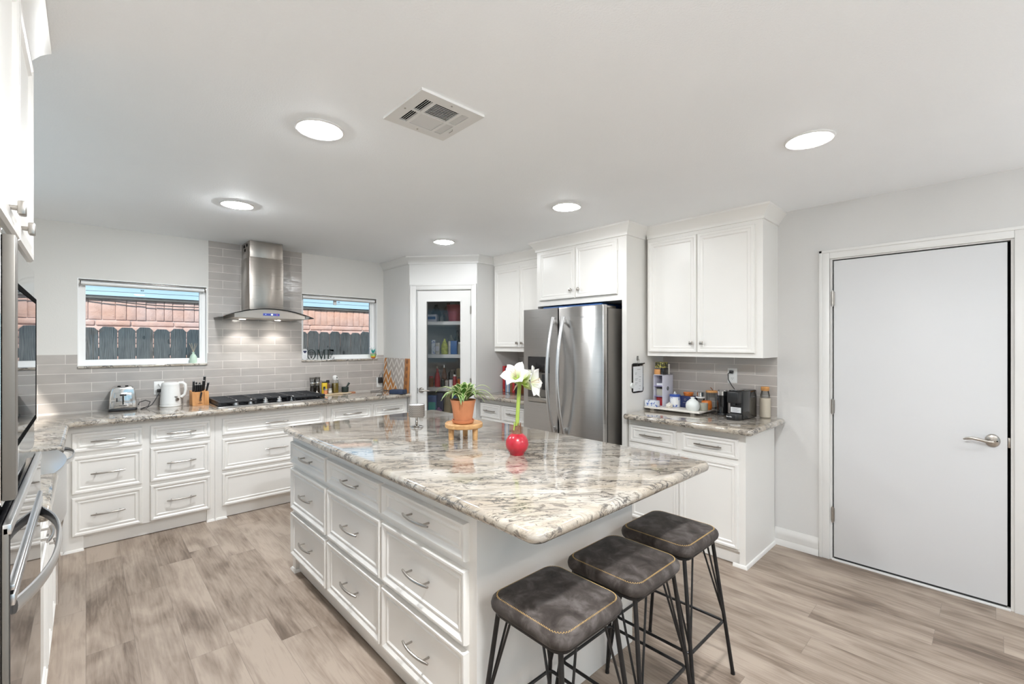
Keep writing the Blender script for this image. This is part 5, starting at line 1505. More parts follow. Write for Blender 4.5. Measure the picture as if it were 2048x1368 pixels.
# ------------------------------------------------------------------ coffee corner
ZT = Z0+0.026
o = thing('serving_tray', 'whitewashed wooden tray on small feet holding tea and coffee things', 'tray', (3.533, 1.768, Z0), radians(-90))
obj('top', MB().prism(rrect(-0.235, -0.150, 0.235, 0.150, 0.012), 0.012, 0.0255, bev=0.003), M['whitewash'], o)
for x in (-0.17, 0.17):
    for y in (-0.11, 0.11):
        obj('foot', MB().box(x-0.018, y-0.018, 0, x+0.018, y+0.018, 0.012, 0.002), M['whitewash'], o)
ZT = Z0+0.0258
o = thing('tea_tower', 'tall lilac tea display box with open compartments on the tray', 'tea box', (3.548, 1.915, ZT), radians(-90))
b = MB(); W2, D2, H2 = 0.041, 0.088, 0.262
b.box(-W2, -D2, 0, -W2+0.003, D2, H2); b.box(W2-0.003, -D2, 0, W2, D2, H2, 0.001)
b.box(-W2+0.003, D2-0.003, 0, W2-0.003, D2, H2); b.box(-W2, -D2, H2-0.004, W2, D2, H2); b.box(-W2+0.003, -D2+0.002, 0, W2-0.003, D2-0.003, 0.004)
obj('shell', b, M['lilac'], o)
for z in (0.080, 0.165): obj('shelf', MB().box(-W2+0.003, -D2+0.003, z, W2-0.003, D2-0.003, z+0.004), M['violet'], o)
obj('backing', MB().box(-W2+0.0035, D2-0.0075, 0.17, W2-0.0035, D2-0.0035, H2-0.005), M['violet'], o)
SIDE = Matrix.Translation((W2, 0, 0)) @ Matrix.Rotation(radians(90), 4, 'Z')       # faces local +x
lgo = MB(SIDE); lgo.cone((0.0, 0, 0.145), (0.0, -0.001, 0.145), 0.017, n=28)
lg_ = obj('badge', lgo, M['ink'], o)
obj('monogram', MB(SIDE).tube([(0.005, -0.0014, 0.153), (-0.002, -0.0014, 0.155), (-0.006, -0.0014, 0.148), (0.001, -0.0014, 0.145), (0.005, -0.0014, 0.139), (-0.001, -0.0014, 0.135), (-0.006, -0.0014, 0.138)], 0.0010, n=6), M['paper'], lg_)
obj('purple_swoosh', MB().tube([(-0.03, D2-0.008, 0.215), (0.0, D2-0.008, 0.224), (0.022, D2-0.008, 0.222), (0.032, D2-0.008, 0.206)], 0.002, n=6), mat('purple_print', (0.25, 0.08, 0.35), 0.5), o)
for (z, h, m_, lb) in ((0.004, 0.070, M['red'], 'red tea packet in the bottom opening of the lilac tea box'), (0.084, 0.060, M['taupe'], 'dark-topped tea packet in the middle opening of the lilac tea box'), (0.169, 0.020, M['paper'], 'white and violet tea packet in the top opening of the lilac tea box')):
    p = MB().box(-0.030, -0.035, 0, 0.030, 0.035, h-0.002, 0.002)
    one('tea_packet', lb, 'tea packet', p, m_, (3.525, 1.915, ZT+z+0.0005), radians(-90), group='tea packets in the lilac box')
ZB = ZT+H2+0.0005
for dx, dy, w_, d_, h_, z_, m_, lb in ((0.0, 0.022, 0.026, 0.040, 0.042, 0, M['bamboo'], 'brown carton on top of the lilac tea box, at the left'),
    (0.0, -0.024, 0.014, 0.040, 0.054, 0, M['blackgloss'], 'narrow black carton on top of the lilac tea box'),
    (0.052, -0.030, 0.010, 0.010, 0.085, 0, M['whitewash'], 'narrow pale carton standing at the right on the lilac tea box'),
    (0.0, 0.010, 0.046, 0.038, 0.048, 0.0555, M['teapack'], 'dark flowery carton stacked topmost above the lilac tea box')):
    if z_ and dy: dy = -0.001
    one('tea_carton', lb, 'tea carton', MB().box(-w_ if not z_ else -0.042, -d_, 0, w_ if not z_ else 0.036, d_, h_, 0.002), m_, (3.53+dx, 1.918+dy, ZB+z_), radians(-90), group='cartons on the tea box')
one('biscuit_box', 'small blue-on-white printed box at the left end of the tray', 'box', MB().box(-0.058, -0.032, 0, 0.045, 0.032, 0.052, 0.003), M['delft'], (3.420, 1.938, ZT), radians(-90))
o = thing('sugar_pot', 'tiny cream pot with black spots before the blue printed tin', 'pot', (3.455, 1.812, ZT))
obj('bowl', MB().lathe([(0.001, 0), (0.018, 0), (0.027, 0.012), (0.027, 0.024), (0.022, 0.030), (0.001, 0.030)], n=24), M['spotty'], o)
obj('lid', MB().lathe([(0.023, 0.0302), (0.014, 0.036), (0.005, 0.038), (0.005, 0.042), (0.001, 0.044)], n=20), M['spotty'], o)
o = thing('tea_tin', 'blue and white printed tin with a lid beside the lilac tea box', 'tin', (3.540, 1.806, ZT))
obj('body', MB().lathe([(0.001, 0), (0.041, 0), (0.042, 0.004), (0.042, 0.088), (0.001, 0.089)], n=32), M['delft'], o)
obj('rim', MB().lathe([(0.0425, 0.084), (0.044, 0.088), (0.044, 0.098), (0.040, 0.102), (0.001, 0.103)], n=32), mat('cobalt', (0.04, 0.09, 0.35), 0.3), o)
obj('label', MB().lathe([(0.0424, 0.022), (0.0424, 0.072)], n=10, a0=pi*0.85, a1=pi*1.35), M['paper'], o)
kb = MB(); kb.lathe([(0.012, 0.1032), (0.014, 0.108), (0.001, 0.110)], n=16); kb.tube([(-0.016, 0, 0.106), (0, 0.004, 0.122), (0.016, 0, 0.106)], 0.005, n=8)
obj('knob', kb, M['ceramic'], o)
o = thing('tea_caddy', 'navy square tin with a small silver crest, between the blue printed tin and the shaker', 'tin', (3.590, 1.712, ZT), radians(-90))
obj('body', MB().box(-0.052, -0.045, 0, 0.050, 0.045, 0.094, 0.004), M['navy'], o)
cr_ = MB(); cr_.lathe([(0.006, 0), (0.0085, 0.0005), (0.006, 0.001)], n=16, T=Matrix.Translation((-0.010, -0.0455, 0.066)) @ FRONT)
cr_.box(-0.028, -0.0462, 0.040, 0.008, -0.0450, 0.043)
obj('crest', cr_, M['nickel'], o)
one('orange_bowl', 'amber glass dish of orange sweets on the navy tin', 'dish', MB().lathe([(0.001, 0), (0.032, 0), (0.036, 0.006), (0.042, 0.028), (0.038, 0.028), (0.034, 0.018), (0.015, 0.026), (0.001, 0.030)], n=28), M['orange'], (3.590, 1.716, ZT+0.0945))
o = thing('shaker', 'clear shaker with a steel cap and white collar behind the sugar jar', 'shaker', (3.610, 1.626, ZT))
obj('glass_body', MB().lathe([(0.001, 0), (0.030, 0), (0.032, 0.006), (0.032, 0.082)], n=28), M['jarglass'], o)
obj('collar', MB().lathe([(0.030, 0.082), (0.036, 0.083), (0.036, 0.094), (0.001, 0.095)], n=28), M['whiteplastic'], o)
obj('cap', MB().lathe([(0.026, 0.0952), (0.026, 0.128), (0.022, 0.131), (0.001, 0.132)], n=28), M['chrome'], o)
o = thing('storage_jar', 'ribbed clear glass jar with a wooden lid at the back of the tray', 'jar', (3.665, 1.556, ZT))
pr_ = MB(); vs = []; fs = []
nr = 48
for z, r in ((0.0, 0.040), (0.004, 0.043), (0.128, 0.043)):
    for i in range(nr): 
        q = r+(0.0016 if i % 2 else 0) if z > 0 else r
        vs.append((q*cos(2*pi*i/nr), q*sin(2*pi*i/nr), z))
for j in range(2):
    for i in range(nr): fs.append((j*nr+i, j*nr+(i+1) % nr, (j+1)*nr+(i+1) % nr, (j+1)*nr+i))
fs.append(tuple(range(nr)))
obj('glass_body', pr_.add(vs, fs), M['jarglass'], o)
obj('lid', MB().lathe([(0.001, 0.128), (0.047, 0.1285), (0.048, 0.132), (0.046, 0.142), (0.001, 0.143)], n=28), M['cork'], o)
obj('handle', MB().tube([(0.010, 0, 0.143), (0.0, 0.0, 0.155), (-0.008, 0.01, 0.168)], 0.0035, n=8), M['brown'], o)
o = thing('sugar_jar', 'round white lidded pot at the near corner of the tray', 'pot', (3.440, 1.610, ZT))
obj('body', MB().lathe([(0.001, 0), (0.040, 0), (0.047, 0.008), (0.052, 0.026), (0.052, 0.046), (0.045, 0.066), (0.032, 0.078), (0.001, 0.080)], n=36), M['ceramic'], o)
obj('lid', MB().lathe([(0.030, 0.0785), (0.024, 0.086), (0.014, 0.091), (0.013, 0.095), (0.017, 0.100), (0.016, 0.104), (0.001, 0.106)], n=28), M['ceramic'], o)
one('espresso_cup', 'small taupe cup behind the round white pot', 'cup', MB().lathe([(0.001, 0), (0.030, 0), (0.032, 0.003), (0.034, 0.056), (0.031, 0.056), (0.029, 0.008), (0.001, 0.006)], n=28), M['taupe'], (3.505, 1.556, ZT))
one('amber_tumbler', 'amber orange glass tumbler lying behind the taupe cup', 'glass', MB().lathe([(0.001, 0), (0.036, 0), (0.042, 0.018), (0.040, 0.05), (0.036, 0.068), (0.034, 0.068), (0.037, 0.05), (0.039, 0.02), (0.001, 0.006)], n=28), M['orange'], (3.578, 1.562, ZT))

o = thing('milk_frother', 'black cylinder milk frother with a steel band left of the coffee machine', 'frother', (3.560, 1.430, Z0))
obj('base', MB().lathe([(0.001, 0), (0.043, 0), (0.045, 0.004), (0.043, 0.016), (0.001, 0.016)], n=32), M['blackplastic'], o)
obj('body', MB().lathe([(0.001, 0.0162), (0.0385, 0.0162), (0.0390, 0.15), (0.001, 0.1505)], n=32), M['blackgloss'], o)
obj('steel_band', MB().lathe([(0.0392, 0.151), (0.0395, 0.182), (0.001, 0.183)], n=32), M['chrome'], o)
obj('lid', MB().lathe([(0.036, 0.1832), (0.034, 0.190), (0.001, 0.191)], n=32), M['jarglass'], o)
o = thing('coffee_machine', 'black capsule coffee machine with a white sticker on the right counter', 'coffee machine', (3.362, 1.285, Z0), radians(-96))
b = MB()
b.box(-0.045, 0.055, 0, 0.045, 0.270, 0.205, 0.006); b.box(-0.042, 0.004, 0.118, 0.042, 0.060, 0.203, 0.010, 3)
obj('body', b, M['blackplastic'], o)
obj('side_panel', MB().box(0.0452, 0.060, 0.004, 0.0475, 0.266, 0.200, 0.001), M['blackgloss'], o)
obj('lever', MB().box(-0.030, 0.010, 0.2035, 0.030, 0.120, 0.2115, 0.003), M['blackgloss'], o)
obj('spout', MB().box(-0.012, 0.018, 0.105, 0.012, 0.045, 0.119, 0.003), M['blackgloss'], o)
obj('drip_tray', MB().prism(rrect(-0.043, -0.012, 0.043, 0.075, 0.018), 0.001, 0.040, bev=0.003), M['blackplastic'], o)
obj('sticker', MB().box(-0.038, 0.0540, 0.048, 0.036, 0.0555, 0.086), M['paper'], o)
st_ = MB()
for i in range(5): st_.box(-0.030, 0.0534, 0.054+0.006*i, 0.010+0.018*((i*7) % 3)/2, 0.0541, 0.0555+0.006*i)
obj('sticker_print', st_, M['greyink'], o)
lt = text_mb('Breville', 0.013, 0.0006, Matrix.Translation((-0.016, -0.0124, 0.024)) @ FRONT)
obj('lettering', lt, M['paper'], o)
obj('water_tank', MB().box(-0.036, 0.2705, 0.02, 0.036, 0.292, 0.19, 0.008), M['jarglass'], o)
mb = MB(); mb.box(XR-0.045, 1.408, 1.246, XR-0.0147, 1.434, 1.270, 0.004)
mb.tube([(XR-0.045, 1.424, 1.258), (XR-0.065, 1.432, 1.245), (XR-0.07, 1.428, 1.20), (XR-0.075, 1.40, 1.155), (XR-0.08, 1.375, 1.125), (XR-0.075, 1.35, 1.05), (XR-0.055, 1.31, 1.00)], 0.0035, n=8)
one('power_cord', 'black plug and cord hanging down behind the coffee machine', 'cord', mb, M['blackplastic'])
one('frother_cord', 'flat black cable on the counter between the tray and the milk frother', 'cord', MB().tube([(3.52, 1.47, Z0+0.0035), (3.55, 1.50, Z0+0.0035), (3.60, 1.535, Z0+0.0035), (3.66, 1.51, Z0+0.0035), (3.70, 1.48, Z0+0.004)], 0.003, n=8), M['blackplastic'])
o = thing('cork_bottle', 'beige sleeved glass bottle with a cork stopper right of the coffee machine', 'bottle', (3.672, 1.168, Z0))
obj('sleeve', MB().lathe([(0.001, 0), (0.034, 0), (0.037, 0.004), (0.037, 0.140), (0.034, 0.143), (0.001, 0.143)], n=32), M['beige'], o)
obj('glass_neck', MB().lathe([(0.033, 0.1432), (0.032, 0.165), (0.026, 0.185), (0.024, 0.196), (0.020, 0.196)], n=28), M['jarglass'], o)
obj('stopper', MB().lathe([(0.001, 0.1965), (0.026, 0.1965), (0.028, 0.200), (0.029, 0.222), (0.026, 0.226), (0.001, 0.226)], n=28), M['cork'], o)

# clipboard on the side of the refrigerator surround
o = thing('clipboard', 'clear hanging clipboard with a printed sheet on the white panel beside the refrigerator', 'clipboard', (3.300, 2.0095, 1.08))
TFB = FRONT
obj('board', MB().prism(rrect(-0.088, 0.0, 0.088, 0.240, 0.022), 0.0, 0.004, bev=0.001, T=TFB), M['glass'], o)
obj('edge', MB().tube([(-0.088, -0.003, 0.235), (-0.088, -0.003, 0.03), (-0.078, -0.003, 0.006), (-0.06, -0.003, 0.0), (0.06, -0.003, 0.0), (0.083, -0.003, 0.010), (0.088, -0.003, 0.04)], 0.0013, n=6), M['steelside'], o)
obj('sheet', MB().box(-0.072, -0.0055, 0.012, 0.070, -0.0045, 0.215), M['paper'], o)
pr2 = MB()
for x0, z, L in ((-0.012, 0.188, 0.045), (-0.045, 0.160, 0.028), (-0.045, 0.148, 0.02), (0.015, 0.126, 0.03), (-0.045, 0.112, 0.040), (-0.045, 0.102, 0.030), (0.015, 0.102, 0.025), (-0.045, 0.078, 0.038), (0.02, 0.052, 0.018), (0.01, 0.028, 0.020), (-0.045, 0.066, 0.022), (0.015, 0.088, 0.022)):
    pr2.box(x0, -0.0060, z, x0+L, -0.0054, z+0.0028)
obj('printed_lines', pr2, M['greyink'], o)
cl = MB(); cl.box(-0.070, -0.018, 0.218, -0.022, -0.004, 0.242, 0.003); cl.box(-0.022, -0.012, 0.222, 0.06, -0.004, 0.236, 0.003); cl.tube([(0.05, -0.010, 0.232), (0.085, -0.014, 0.238)], 0.005, n=8)
obj('clip', cl, M['blackmetal'], o)
obj('wire_hook', MB().tube([(-0.01, -0.010, 0.238), (-0.012, -0.012, 0.262), (0.004, -0.012, 0.274), (0.014, -0.011, 0.258), (0.010, -0.010, 0.238)], 0.0014, n=6), M['nickel'], o)
obj('adhesive_hook', MB().box(-0.012, -0.005, 0.262, 0.014, 0.0, 0.300, 0.002), M['jarglass'], o)
one('paper_magnet', 'round white knob on the left edge of the clipboard', 'magnet', MB().lathe([(0.001, 0), (0.020, 0), (0.024, 0.006), (0.020, 0.013), (0.001, 0.015)], n=24, T=FRONT), M['ceramic'], (3.208, 2.0085, 1.142))

# ------------------------------------------------------------------ bar stools
def stool():
    o = thing('bar_stool', 'x', 'bar stool', (0, 0, 0), group='bar stools at the end of the island')
    hw = 0.158
    # cushion: stacked rounded outlines
    lay = [(0.000, 0.590, 0.045), (0.004, 0.592, 0.045), (-0.004, 0.596, 0.047), (-0.008, 0.604, 0.050), (-0.010, 0.620, 0.052), (-0.007, 0.636, 0.052), (0.002, 0.648, 0.050), (0.016, 0.6545, 0.046), (0.045, 0.6575, 0.040), (0.090, 0.6580, 0.03)]
    vs = []; fs = []; K = None
    for ins, z, r in lay:
        z = 0.658-(0.658-z)*0.80
        p = rrect(-hw+ins, -hw+ins, hw-ins, hw-ins, min(r, hw-ins-0.005), 6)
        K = len(p); vs += [(x, y, z) for x, y in p]
    for j in range(len(lay)-1):
        for i in range(K): fs.append((j*K+i, j*K+(i+1) % K, (j+1)*K+(i+1) % K, (j+1)*K+i))
    fs.append(tuple(range(K-1, -1, -1))); fs.append(tuple((len(lay)-1)*K+i for i in range(K)))
    seat = obj('seat', MB().add(vs, fs), M['suede'], o, angle=60)
    # zigzag stitching round the shoulder of the cushion
    p = rrect(-hw+0.006, -hw+0.006, hw-0.006, hw-0.006, 0.046, 8)
    loop = []
    for i in range(len(p)):
        a = Vector(p[i]); b = Vector(p[(i+1) % len(p)])
        n = max(1, int((b-a).length/0.0032))
        for k in range(n): loop.append(a+(b-a)*k/n)
    zz = []
    for i, q in enumerate(loop):
        s = 1 if i % 2 else -1
        d = Vector((q.x, q.y)).normalized()
        f = 1+0.0022*s/max(0.05, q.length)
        zz.append((q.x*f, q.y*f, 0.6512-0.0016*s))
    obj('stitching', MB().tube(zz, 0.0011, n=4, closed=True), M['thread'], seat)
    obj('under_frame', MB().prism(rrect(-hw+0.006, -hw+0.006, hw-0.006, hw-0.006, 0.04), 0.590, 0.6035, bev=0.002), M['blackmetal'], o)
    fx, fy = 0.186, 0.205; zr = 0.235
    for sx_ in (-1, 1):
        for sy_ in (-1, 1):
            top = Vector((sx_*0.135, sy_*0.135, 0.594)); ft = Vector((sx_*fx, sy_*fy, 0.006))
            leg = MB().tube([top, ft], 0.0082, n=12)
            leg.cone((ft.x, ft.y, 0.0), (ft.x, ft.y, 0.010), 0.0095, n=12)
            lg = obj('leg', leg, M['blackmetal'], o)
            at = top+(ft-top)*((0.594-zr-0.012)/(0.594-0.006))
            for tx_, ty_ in ((sx_*0.070, sy_*0.140), (sx_*0.140, sy_*0.070)):
                obj('rod', MB().tube([(tx_, ty_, 0.594), at], 0.0042, n=8), M['blackmetal'], lg)
    q = (0.594-zr)/(0.594-0.006); rx = 0.135+(fx-0.135)*q-0.004; ry = 0.135+(fy-0.135)*q-0.004
    obj('foot_rest', MB().tube([(x, y, zr) for x, y in rrect(-rx, -ry, rx, ry, 0.02, 4)], 0.0062, n=10, closed=True), M['blackmetal'], o)
    return o
s1 = stool(); s1.location = (1.130, 0.990, 0)
s1['label'] = 'dark suede bar stool nearest the viewer, beside the drawer side of the island'
dup(s1, (1.524, 0.990, 0), 0, 'dark suede bar stool in the middle of the row of three')
dup(s1, (1.928, 1.010, 0), 0, 'dark suede bar stool closest to the coffee counter and white door')
# ------------------------------------------------------------------ pantry shelves and groceries behind the glass door
def pw(s, off):
    q = TP @ Vector((s-0.095, off, 0)); return q.x, q.y
def shelf(ztop, label):
    # a corner shelf: parallel to the door in front, along both walls behind
    a = TP @ Vector((-0.02, 0.30, 0)); b = TP @ Vector((PL+0.02, 0.30, 0))
    poly = [(2.72, 5.03), (2.72, a.y+(a.x-2.72)*1.0), (a.x, a.y), (b.x, b.y), (b.x+0.05, 3.935), (3.722, 3.935), (3.722, 5.03)]
    one('pantry_shelf', label, 'shelf', MB().prism(poly, ztop-0.042, ztop, bev=0.002), M['trim'], group='white shelves inside the pantry')
for z, lb in ((1.742, 'top white shelf behind the pantry glass'), (1.355, 'second white pantry shelf, holding the striped bag'), (0.968, 'third white pantry shelf, holding the red sauce bottle'), (0.60, 'lowest white pantry shelf in view, holding blue cartons')):
    shelf(z, lb)
tealg = mat('yellow_striped_bag', (0.45, 0.48, 0.06), 0.5, var=0.35, vscale=30)
tanb = mat('tan_sack', (0.42, 0.33, 0.18), 0.7, var=0.15)
purple = mat('purple_bag', (0.22, 0.10, 0.25), 0.4, var=0.4, vscale=30)
cream = mat('cream_label_pack', (0.55, 0.52, 0.47), 0.5, var=0.25, vscale=30)
def can(s, off, z, r, h, m_, label, lid=None, grp='jars and tins in the pantry'):
    x, y = pw(s, off)
    o = thing('food_jar', label, 'jar', (x, y, z+0.0005), pang, group=grp)
    obj('body', MB().lathe([(0.001, 0), (r, 0), (r, h*0.80), (r*0.82, h*0.86), (0.001, h*0.861)], n=20), m_, o)
    obj('lid', MB().lathe([(0.001, h*0.862), (r*0.86, h*0.862), (r*0.86, h), (0.001, h)], n=20), lid or M['steelside'], o)
def carton(s, off, z, w, d, h, m_, label, band=None, rot=0.0):
    x, y = pw(s, off)
    o = thing('food_carton', label, 'carton', (x, y, z+0.0005), pang+rot, group='cartons in the pantry')
    obj('body', MB().box(-w/2, -d/2, 0, w/2, d/2, h, 0.002), m_, o)
    if band: obj('label', MB().box(-w*0.42, -d/2-0.0006, h*0.3, w*0.42, -d/2+0.001, h*0.7), band, o)
def bottle(s, off, z, r, h, m_, capm, label):
    x, y = pw(s, off)
    o = thing('bottle', label, 'bottle', (x, y, z+0.0005), pang, group='bottles in the pantry')
    obj('body', MB().lathe([(0.001, 0), (r, 0), (r*1.02, h*0.1), (r*0.95, h*0.5), (r*0.55, h*0.74), (r*0.34, h*0.82), (r*0.34, h*0.88), (0.001, h*0.88)], n=20), m_, o)
    obj('cap', MB().cone((0, 0, h*0.8801), (0, 0, h), r*0.42, r*0.34, n=14), capm, o)
def bag(s, off, z, w, d, h, m_, label):
    x, y = pw(s, off)
    vs = []; fs = []; n = 20
    prof = [(0.9, 0), (1.0, 0.06), (1.02, 0.3), (0.92, 0.55), (0.6, 0.78), (0.25, 0.9), (0.32, 1.0)]
    for q, t in prof:
        for i in range(n):
            a = 2*pi*i/n; k = 1+0.06*sin(5*a+t*7)
            vs.append((w/2*q*k*cos(a), d/2*(q if t < 0.85 else 0.2)*k*sin(a), h*t))
    for j in range(len(prof)-1):
        for i in range(n): fs.append((j*n+i, j*n+(i+1) % n, (j+1)*n+(i+1) % n, (j+1)*n+i))
    fs.append(tuple(range(n-1, -1, -1))); fs.append(tuple((len(prof)-1)*n+i for i in range(n)))
    one('food_bag', label, 'bag', MB().add(vs, fs), m_, (x, y, z+0.0005), pang, group='bags in the pantry', angle=60)
# top shelf
za = 1.742
carton(0.235, 0.40, za, 0.135, 0.09, 0.085, M['lilac'], 'white and blue carton at the left of the top pantry shelf', M['bluecard'])
x, y = pw(0.500, 0.46)
o = thing('bucket', 'red plastic bucket on the top pantry shelf', 'bucket', (x, y, za+0.0005))
obj('shell', MB().lathe([(0.001, 0), (0.078, 0), (0.098, 0.19), (0.102, 0.19), (0.102, 0.20), (0.095, 0.20), (0.075, 0.006), (0.001, 0.006)], n=32), M['red'], o)
can(0.360, 0.40, za, 0.036, 0.085, M['jarglass'], 'empty clear jar lying mid top pantry shelf', M['jarglass'])
can(0.312, 0.52, za, 0.032, 0.075, M['taupe'], 'small grey jar beside the clear jar, top pantry shelf')
bag(0.22, 0.62, za, 0.13, 0.12, 0.22, M['blackplastic'], 'dark bag at the back left of the top pantry shelf')
bag(0.375, 0.62, za, 0.14, 0.12, 0.24, M['brown'], 'brown bag at the back middle of the top pantry shelf')
carton(0.51, 0.66, za, 0.10, 0.08, 0.26, cream, 'pale pack standing behind the red bucket')
# second shelf
zb_ = 1.355
bag(0.388, 0.41, zb_, 0.084, 0.08, 0.185, tealg, 'yellow striped bag in the middle of the second pantry shelf')
carton(0.500, 0.43, zb_, 0.075, 0.06, 0.160, M['bluecard'], 'royal blue carton on the second pantry shelf', None)
carton(0.448, 0.43, zb_, 0.025, 0.06, 0.155, cream, 'narrow pale pack left of the royal blue carton')
bottle(0.505, 0.56, zb_, 0.040, 0.285, M['darkgreen'], M['ink'], 'dark bottle behind the royal blue carton')
can(0.578, 0.42, zb_, 0.032, 0.145, M['taupe'], 'grey jar with a white lid at the right of the second pantry shelf', M['whiteplastic'])
carton(0.308, 0.40, zb_, 0.050, 0.05, 0.135, cream, 'pale printed pack left of the yellow striped bag', M['lilac'])
carton(0.252, 0.42, zb_, 0.045, 0.05, 0.170, M['delft'], 'blue and white pack at the left of the second pantry shelf')
bag(0.385, 0.72, zb_, 0.12, 0.08, 0.235, M['taupe'], 'grey bag at the back of the second pantry shelf')
# third shelf
zc = 0.968
bottle(0.300, 0.41, zc, 0.034, 0.215, M['red'], M['red'], 'red sauce bottle on the third pantry shelf')
can(0.226, 0.40, zc, 0.027, 0.125, M['brown'], 'brown jar with a red lid left of the red sauce bottle', M['red'])
bottle(0.262, 0.53, zc, 0.030, 0.240, M['darkgreen'], M['beige'], 'green bottle with a beige cap behind the brown jar')
can(0.364, 0.41, zc, 0.021, 0.095, M['darkgreen'], 'dark green jar right of the red sauce bottle')
can(0.412, 0.41, zc, 0.021, 0.090, cream, 'small pale jar with a grey lid mid third pantry shelf')
can(0.462, 0.42, zc, 0.023, 0.100, M['paper'], 'white jar with a dark lid, third pantry shelf', M['ink'])
can(0.512, 0.41, zc, 0.022, 0.145, M['red'], 'red jar with a white lid, third pantry shelf', M['whiteplastic'])
can(0.568, 0.41, zc, 0.025, 0.115, M['orange'], 'amber jar at the right of the third pantry shelf')
bottle(0.345, 0.545, zc, 0.034, 0.250, M['brown'], M['steellight'], 'brown bottle with a silver cap behind the red sauce bottle')
can(0.436, 0.565, zc, 0.042, 0.200, M['jarglass'], 'large clear jar at the back of the third pantry shelf')
carton(0.540, 0.59, zc, 0.09, 0.06, 0.210, tanb, 'tan carton at the back right of the third pantry shelf')
# lowest visible shelf
zd = 0.60
carton(0.240, 0.42, zd, 0.10, 0.07, 0.265, M['bluecard'], 'blue carton with a teal stripe at the left of the lowest pantry shelf', teal)
carton(0.330, 0.44, zd, 0.07, 0.07, 0.295, M['navy'], 'navy carton beside the tan sack')
bag(0.422, 0.44, zd, 0.095, 0.09, 0.320, tanb, 'upright tan sack on the lowest pantry shelf')
carton(0.525, 0.46, zd, 0.07, 0.07, 0.300, M['bluecard'], 'blue carton right of the tan sack')
bag(0.330, 0.36, zd, 0.10, 0.06, 0.13, purple, 'purple snack bag lying before the navy carton')

# ------------------------------------------------------------------ outside the windows
struct('ground', MB().box(-12, YB+0.16, -0.25, 16, 14, -0.15), M['ground'])
fx0 = -1.10
o = thing('wooden_fence', 'weathered grey picket fence with clipped tops outside both windows', 'fence', (fx0, 6.40, -0.15))
bw, gap = 0.1435, 0.0065
rf = random.Random(5)
for i in range(40):
    x = i*(bw+gap); h = 1.80+rf.uniform(-0.010, 0.012)
    pl_ = [(x, 0), (x+bw, 0), (x+bw, h-0.035), (x+bw-0.030, h-0.002), (x+0.030, h), (x, h-0.035)]
    obj('board', MB().prism(pl_, -0.008, 0.008, bev=0.002, seg=1, T=TF), M['fence'], o)
for z in (0.30, 0.95, 1.50):
    obj('rail', MB().box(-0.02, 0.010, z, 40*(bw+gap), 0.050, z+0.088), M['fence'], o)

o = thing('neighbour_house', 'pink stone house wall with a dark eave beyond the fence', 'house', (-3.0, 7.80, -0.15))
obj('wall', MB().box(0, 0.022, 0, 12, 0.30, 2.21), M['pinkbrick_mortar'], o)
rb = random.Random(9)
zz = 0.0; row = 0
while zz < 1.92:
    hgt = 0.0755
    mb = MB(); x = -rb.uniform(0, 0.4)
    while x < 12:
        L = rb.uniform(0.30, 0.62)
        mb.box(x, rb.uniform(-0.008, 0.006), zz+0.002, x+L-0.008, 0.07, zz+hgt-0.002+rb.uniform(-0.002, 0.002), 0.018, 3)
        x += L
    c_ = obj('stone_course', mb, M['stone'], o)
    zz += hgt+0.002; row += 1
zsol = zz
mb = MB(); x = 0.0
while x < 12:
    L = rb.uniform(0.085, 0.135)
    mb.box(x, rb.uniform(0.0, 0.012), zsol+0.004, x+L-0.005, 0.07, 2.205, 0.007, 2); x += L
obj('upright_course', mb, M['stone'], o)
obj('eave', MB().box(-0.3, -0.03, 2.205, 12.3, 0.35, 2.245, 0.006), M['eave'], o)
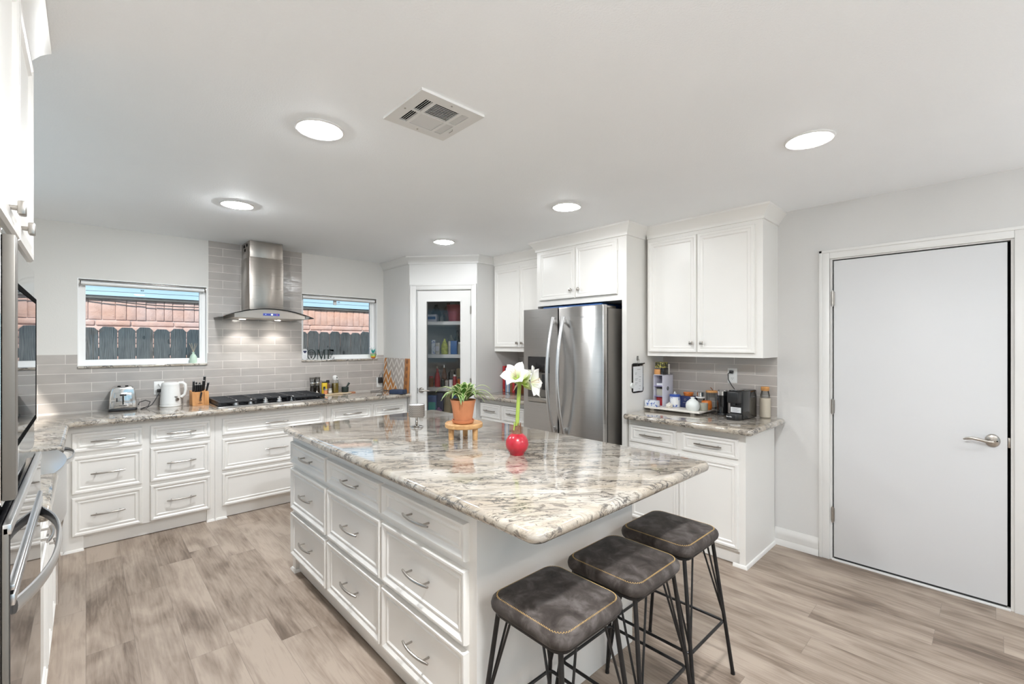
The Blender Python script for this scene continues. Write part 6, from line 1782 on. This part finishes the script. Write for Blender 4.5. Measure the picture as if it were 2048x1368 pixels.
rfm = MB(); rfm.add([(-0.3, -0.05, 2.246), (12.3, -0.05, 2.246), (12.3, 5.0, 2.30), (-0.3, 5.0, 2.30), (-0.3, 5.0, 2.24), (12.3, 5.0, 2.24)], [(0, 1, 2, 3), (0, 3, 4), (1, 5, 2), (0, 4, 5, 1), (3, 2, 5, 4)])
obj('roof', rfm, M['eave'], o)
def wire(label, pts, r):
    P3 = []
    (x0, y0, z0), (x1, y1, z1), sag = pts
    for i in range(25):
        t = i/24
        P3.append((x0+(x1-x0)*t, y0+(y1-y0)*t, z0+(z1-z0)*t-4*sag*t*(1-t)))
    one('overhead_cable', label, 'cable', MB().tube(P3, r, n=6), M['cable'], group='cables outside the windows')
wire('thick dark cable sagging across the pink stone wall outside', ((-0.6, 7.762, 2.16), (2.2, 7.762, 2.11), 0.14), 0.007)
wire('thin pale cable slanting across the sky over the stone house', ((-2.6, 7.80, 2.105), (5.6, 7.80, 2.15), -0.035), 0.0028)

# ------------------------------------------------------------------ uplighters added unseen behind the viewer to brighten the ceiling
UPLIGHT = 27.0
def uplighter(x, y, label):
    o = thing('added_uplighter', label, 'added lamp', (x, y, 0), group='added uplighters behind the viewer')
    obj('base', MB().lathe([(0.001, 0), (0.14, 0), (0.14, 0.015), (0.02, 0.025), (0.001, 0.026)], n=32), M['nickel'], o)
    obj('pole', MB().cone((0, 0, 0.025), (0, 0, 1.66), 0.012, n=16), M['nickel'], o)
    obj('shade', MB().lathe([(0.03, 1.66), (0.09, 1.69), (0.16, 1.75), (0.165, 1.75), (0.095, 1.683), (0.03, 1.652)], n=32), M['whiteplastic'], o)
    d = bpy.data.lights.new('fill_uplight', 'AREA'); d.shape = 'DISK'; d.size = 0.22; d.energy = UPLIGHT; d.color = (0.93, 0.97, 1.0)
    l_ = bpy.data.objects.new('fill_uplight', d); COL.objects.link(l_); l_.parent = o
    l_.location = (0, 0, 1.735); l_.rotation_euler = (radians(180), 0, 0)
uplighter(0.1, -1.5, 'added uplighter behind the viewer on the left, brightening the ceiling')
uplighter(2.60, -1.9, 'added uplighter behind the viewer on the right, brightening the ceiling')
